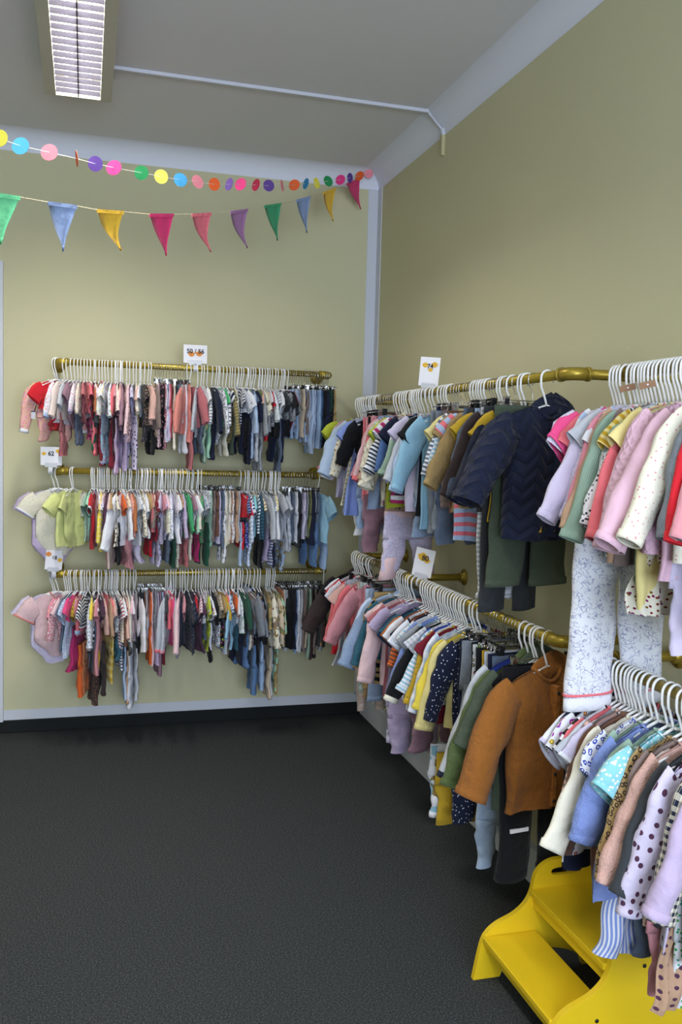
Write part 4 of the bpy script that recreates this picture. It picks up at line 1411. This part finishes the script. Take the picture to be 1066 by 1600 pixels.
link('tag_card', boxes('tag_card', [(-.010, .010, -.0008, .0008, -.045, -.012)]), M_PALEINK, tg); link('tag_top', boxes('tag_top', [(-.011, .011, -.0012, .0012, -.012, -.006)]), M_BLACKP, tg)
link('tag_thread', tube('tag_thread', [(0, 0, -.006), (.004, 0, .01), (.012, 0, .03)], .0007, 5), M_STRINGW, tg)
for k, (yy, px, py) in enumerate(((-3.09, 981, 606), (-3.17, 1012, 601))):
    p = at(px, py, 1, yy); tg = empty('kraft_label', tuple(p), math.radians(-20)); tg.rotation_euler = (0, math.radians(-14), math.radians(-20))
    tag(tg, ('left' if k == 0 else 'right')+' brown cardboard swing tag among the white hangers', 'tag', 'brown cardboard tags')
    link('tag_card', bevel(link('tag_body', boxes('tag_body', [(-.020, .020, -.001, .001, -.008, .008)]), M_BROWNTAG, tg), .001).data if False else boxes('tag_card', [(-.020, .020, -.001, .001, -.008, .008)]), M_BROWNTAG, tg)
    link('eyelet', tube('eyelet', [(0, -.0012, 0), (0, -.003, 0)], .0022, 10), M_CARD, tg)

# ------------------------------------------------------------------ yellow step stool
st = empty('step_stool', (-.26, -2.90, 0)); tag(st, 'bright yellow two-step wooden stool under the near rail', 'step stool')
def sch(name, me, bev=.003, par=None, mat=None):
    o = link(name, me, mat or M_YEL, par or st); o.matrix_parent_inverse = Matrix.Translation(-st.location) if True else None
    if bev: bevel(o, bev, 3)
    return o
import bmesh
def catmull(pts, k=6):
    out = []
    for i in range(len(pts)-1):
        p0 = np.array(pts[max(i-1, 0)]); p1 = np.array(pts[i]); p2 = np.array(pts[i+1]); p3 = np.array(pts[min(i+2, len(pts)-1)])
        for j in range(k):
            s_ = j/k; out.append(.5*((2*p1)+(-p0+p2)*s_+(2*p0-5*p1+4*p2-p3)*s_**2+(-p0+3*p1-3*p2+p3)*s_**3))
    out.append(np.array(pts[-1])); return out
front = catmull([(-.487, 0), (-.466, .105), (-.448, .142), (-.415, .168), (-.359, .192), (-.322, .222), (-.304, .258), (-.294, .305), (-.272, .334), (-.240, .349), (-.200, .352), (-.120, .352), (-.090, .340), (-.075, .31)])
under = [(-.035, 0), (-.115, 0)]+[(-.115-.285*s_, .072*math.sin(PI*s_)**.45) for s_ in np.linspace(.04, .96, 12)]+[(-.400, 0)]
outline = [tuple(p) for p in front]+under
def side_panel(y0, y1):
    bm = bmesh.new(); me = bpy.data.meshes.new('side_panel')
    sl = []
    cx, cz, a, b = -.188, .312, .052, .0125
    for t_ in np.linspace(0, 2*PI, 24, endpoint=False):
        c_, s_ = math.cos(t_), math.sin(t_); sl.append((cx+a*np.sign(c_)*abs(c_)**.55, cz+b*np.sign(s_)*abs(s_)**.75))
    def loop(pts, y): vs = [bm.verts.new((p, y, q)) for p, q in pts]; return vs, [bm.edges.new((vs[i], vs[(i+1) % len(vs)])) for i in range(len(vs))]
    for y in (y0, y1):
        vo, eo = loop(outline, y); vi, ei = loop(sl, y)
        bmesh.ops.triangle_fill(bm, edges=eo+ei, use_beauty=True)
        if y == y0: keep = (vo, vi)
    for a_, b_ in ((keep[0], vo), (keep[1], vi)):
        n = len(a_)
        for i in range(n): bm.faces.new((a_[i], a_[(i+1) % n], b_[(i+1) % n], b_[i]))
    bmesh.ops.recalc_face_normals(bm, faces=bm.faces); bm.to_mesh(me); bm.free(); return me
YA, YB = -2.680, -3.125
far_p = sch('side_panel', side_panel(YA-.018, YA), .0025); near_p = sch('side_panel', side_panel(YB, YB+.018), .0025)
sch('tread', boxes('tread', [(-.462, -.285, YB+.018, YA-.018, .116, .134)]), .003)
sch('tread', boxes('tread', [(-.312, -.08, YB+.018, YA-.018, .247, .265)]), .003)
sch('apron', boxes('apron', [(-.448, -.434, YB+.018, YA-.018, .086, .116)]), .002)
sch('apron', boxes('apron', [(-.298, -.284, YB+.018, YA-.018, .207, .247)]), .002)
sch('back_rail', boxes('back_rail', [(-.095, -.080, YB+.018, YA-.018, .10, .247)]), .002)
for (x, z_) in ((-.335, .125), (-.31, .085), (-.2, .256)):
    o = link('screw_cap', tube('screw_cap', [(x+.26, YB-.001+2.90, z_), (x+.26, YB-.0022+2.90, z_)], .0055 if x != -.31 else .002, 12), M_BLACKP, st)

# ------------------------------------------------------------------ garlands
def plan_point(px, py, g0, g1):
    """where the sight line of a pixel meets the vertical plane the string hangs in"""
    d = CF+CR*(px-533)/F+CU*(800-py)/F
    n = np.array([-(g1-g0)[1], (g1-g0)[0], 0]); t_ = ((g0-CAM[:2])@n[:2])/(d[:2]@n[:2]); return CAM+d*t_
pc = at(576, 268, 1, -.075); g0 = pc[:2]; g1 = np.array([-1.880, -2.09]); dirg = (g1-g0)/np.linalg.norm(g1-g0)
dots = [(-2, 216, 'yellow'), (32, 228, 'skyblue'), (77, 238, 'pink'), (120, 248, 'orange'), (149, 256, 'purple'), (178, 262, 'magenta'), (221, 270, 'green'), (252, 276, 'yellow'), (282, 281, 'blue'), (309, 284, 'pink'), (335, 288, 'orange'),
        (358, 288, 'purple'), (376, 288, 'magenta'), (400, 289, 'crimson'), (420, 290, 'purple'), (441, 290, 'pink'), (460, 289, 'orange'), (478, 287, 'blue'), (495, 286, 'yellow'), (513, 283, 'green'), (532, 281, 'magenta'), (547, 278, 'purple'), (562, 275, 'orange'), (576, 271, 'pink')]
DC = {'yellow': '#f0e350', 'skyblue': '#5cc0ea', 'pink': '#ee8d9c', 'orange': '#e5602a', 'purple': '#5d3f92', 'magenta': '#e0347f', 'green': '#1f8a4f', 'blue': '#2f8cc2', 'crimson': '#c22a50'}
yaws = [10, 12, -5, 84, 20, 15, 10, 22, 18, 25, 22, 62, 35, 60, 30, 62, 20, 72, 42, 15, 30, 40, 48, 30]
pts = [plan_point(px, py, g0, g1) for px, py, _ in dots]
gr = empty('dot_garland', tuple(pts[-1])); tag(gr, 'garland of round coloured paper discs strung below the cove', 'garland')
gi = Matrix.Translation(-gr.location)
s_ = link('thread', tube('thread', [np.array([-3.45, -3.84, ZC-.004]), np.array([-2.6, -2.90, 2.72])]+pts+[np.array([pts[-1][0]+.01, -.003, pts[-1][2]+.004])], .0009, 5), M_STRINGW, gr); s_.matrix_parent_inverse = gi
vd = math.atan2(*(CAM[:2]-g0)[::-1])
for (px, py, c), p, yw_ in zip(dots, pts, yaws):
    th = np.linspace(0, 2*PI, 28, endpoint=False); r = .0265
    fa = math.radians(yw_*(1 if px % 2 else -1)); ta = math.radians(12 if px % 3 else -14)
    u = np.array([math.cos(fa), math.sin(fa), 0]); v = np.array([math.sin(ta)*.5, 0, 1]); v /= np.linalg.norm(v); n = np.cross(u, v); n /= np.linalg.norm(n)
    R = [p+np.outer(r*q*np.cos(th), u)+np.outer(r*q*np.sin(th), v)+n*h for q, h in ((1, -.0006), (1, .0006))]
    o = link('paper_disc', rings_mesh('paper_disc', R, True, True, True, smooth=False), simple('paper_'+c, DC[c], .7), gr); o.matrix_parent_inverse = gi
    o['label'] = {'skyblue': 'sky blue', 'crimson': 'crimson'}.get(c, c)+' paper disc'
# bunting
fl = [(-22, 18, 300, (2, 382), 'mint'), (75, 120, 317, (99, 393), 'blue'), (152, 193, 329, (190, 392), 'yellow'), (234, 271, 334, (260, 400), 'magenta'), (300, 330, 334, (330, 394), 'pink'), (360, 387, 330, (387, 388), 'lilac'),
      (413, 439, 321, (434, 376), 'green'), (463, 485, 311, (480, 364), 'blue'), (505, 525, 298, (521, 346), 'yellow'), (542, 562, 286, (564, 327), 'magenta')]
FC = {'mint': '#6fcf97', 'blue': '#8ea3cf', 'yellow': '#efbe3e', 'magenta': '#df3a74', 'pink': '#ee7686', 'lilac': '#a878a8', 'green': '#3f9f70'}
g0 = at(575, 283, 1, -.02)[:2]; g1 = np.array([-1.879, -2.10])
top = [(-60, 294), (-22, 300), (30, 308), (75, 316), (120, 322), (152, 328), (193, 331), (234, 335), (271, 335), (300, 335), (330, 333), (360, 331), (387, 327), (413, 322), (439, 318), (463, 313), (485, 307), (505, 301), (525, 294), (542, 287), (562, 279), (574, 271)]
bu = empty('bunting', tuple(plan_point(300, 335, g0, g1))); tag(bu, 'bunting of coloured triangular cloth pennants on a jute string', 'bunting'); bi = Matrix.Translation(-bu.location)
o = link('string', tube('string', [np.array([-3.55, -3.98, ZC-.004]), np.array([-2.75, -3.08, 2.62])]+[plan_point(a, b, g0, g1) for a, b in top], .0017, 6), M_STRING, bu); o.matrix_parent_inverse = bi
tx = np.array([t_[0] for t_ in top]); ty = np.array([t_[1] for t_ in top])
for xa, xb, _, tip, c in fl:
    if c == 'mint': xa, xb = -22, 31
    A_ = plan_point(xa, np.interp(xa, tx, ty), g0, g1); B_ = plan_point(xb, np.interp(xb, tx, ty), g0, g1); T_ = plan_point(*tip, g0, g1)
    nrm = np.array([-(B_-A_)[1], (B_-A_)[0], 0]); nrm /= np.linalg.norm(nrm); R = []
    for off in (-.0005, .0005):
        rows = []
        for j in range(9):
            s1 = j/8; l = A_+(T_-A_)*s1; r_ = B_+(T_-B_)*s1; bend_ = .012*math.sin(PI*s1)*(1 if c in ('yellow', 'pink', 'lilac') else .4)
            for i in range(5):
                q = l+(r_-l)*i/4; rows.append(q+nrm*(off+bend_+.004*math.sin(6*s1+i)*s1)+(B_-A_)/np.linalg.norm(B_-A_)*(-bend_*.7 if tip[0] > (xa+xb)/2+8 else 0))
        R.append(np.array(rows))
    V = np.concatenate(R); Fc = []; UV = []
    for k in range(2):
        for j in range(8):
            for i in range(4):
                f = [k*45+j*5+i, k*45+j*5+i+1, k*45+(j+1)*5+i+1, k*45+(j+1)*5+i]; f = f if k else f[::-1]; Fc.append(tuple(f))
                UV += [((v % 5)*.03, (v % 45//5)*.02) for v in f]
    rim = [j*5 for j in range(9)]+[41, 42, 43, 44]+[j*5+4 for j in range(7, -1, -1)]+[3, 2, 1]
    for a_, b_ in zip(rim, rim[1:]+rim[:1]): Fc.append((a_, b_, b_+45, a_+45)); UV += [(0, 0)]*4
    o = link('pennant', mesh('pennant', V, Fc, UV), fabric(FC[c], 'plain'), bu); o.matrix_parent_inverse = bi; o['label'] = {'mint': 'mint green'}.get(c, c)+' cloth pennant'
    d_ = (B_-A_)/np.linalg.norm(B_-A_); dn = np.array([0, 0, -1.])
    hm = np.concatenate([[A_+nrm*s+dn*h, B_+nrm*s+dn*h] for s in (-.0026, .0026) for h in (-.003, .010)])
    o = link('hem', mesh('hem', hm, [(0, 1, 3, 2), (4, 6, 7, 5), (0, 4, 5, 1), (2, 3, 7, 6), (0, 2, 6, 4), (1, 5, 7, 3)], [(0, 0)]*24, False), fabric(FC[c], 'plain'), bu); o.matrix_parent_inverse = bi
[print('LONG', o['label']) for o in bpy.data.objects if 'label' in o and len(o['label'].split()) > 16]
print('garments', len(REG), 'hangers', len(HREG), 'plastic', sum(1 for h in HREG if h[3] == 'plastic'), 'objects', len(bpy.data.objects))
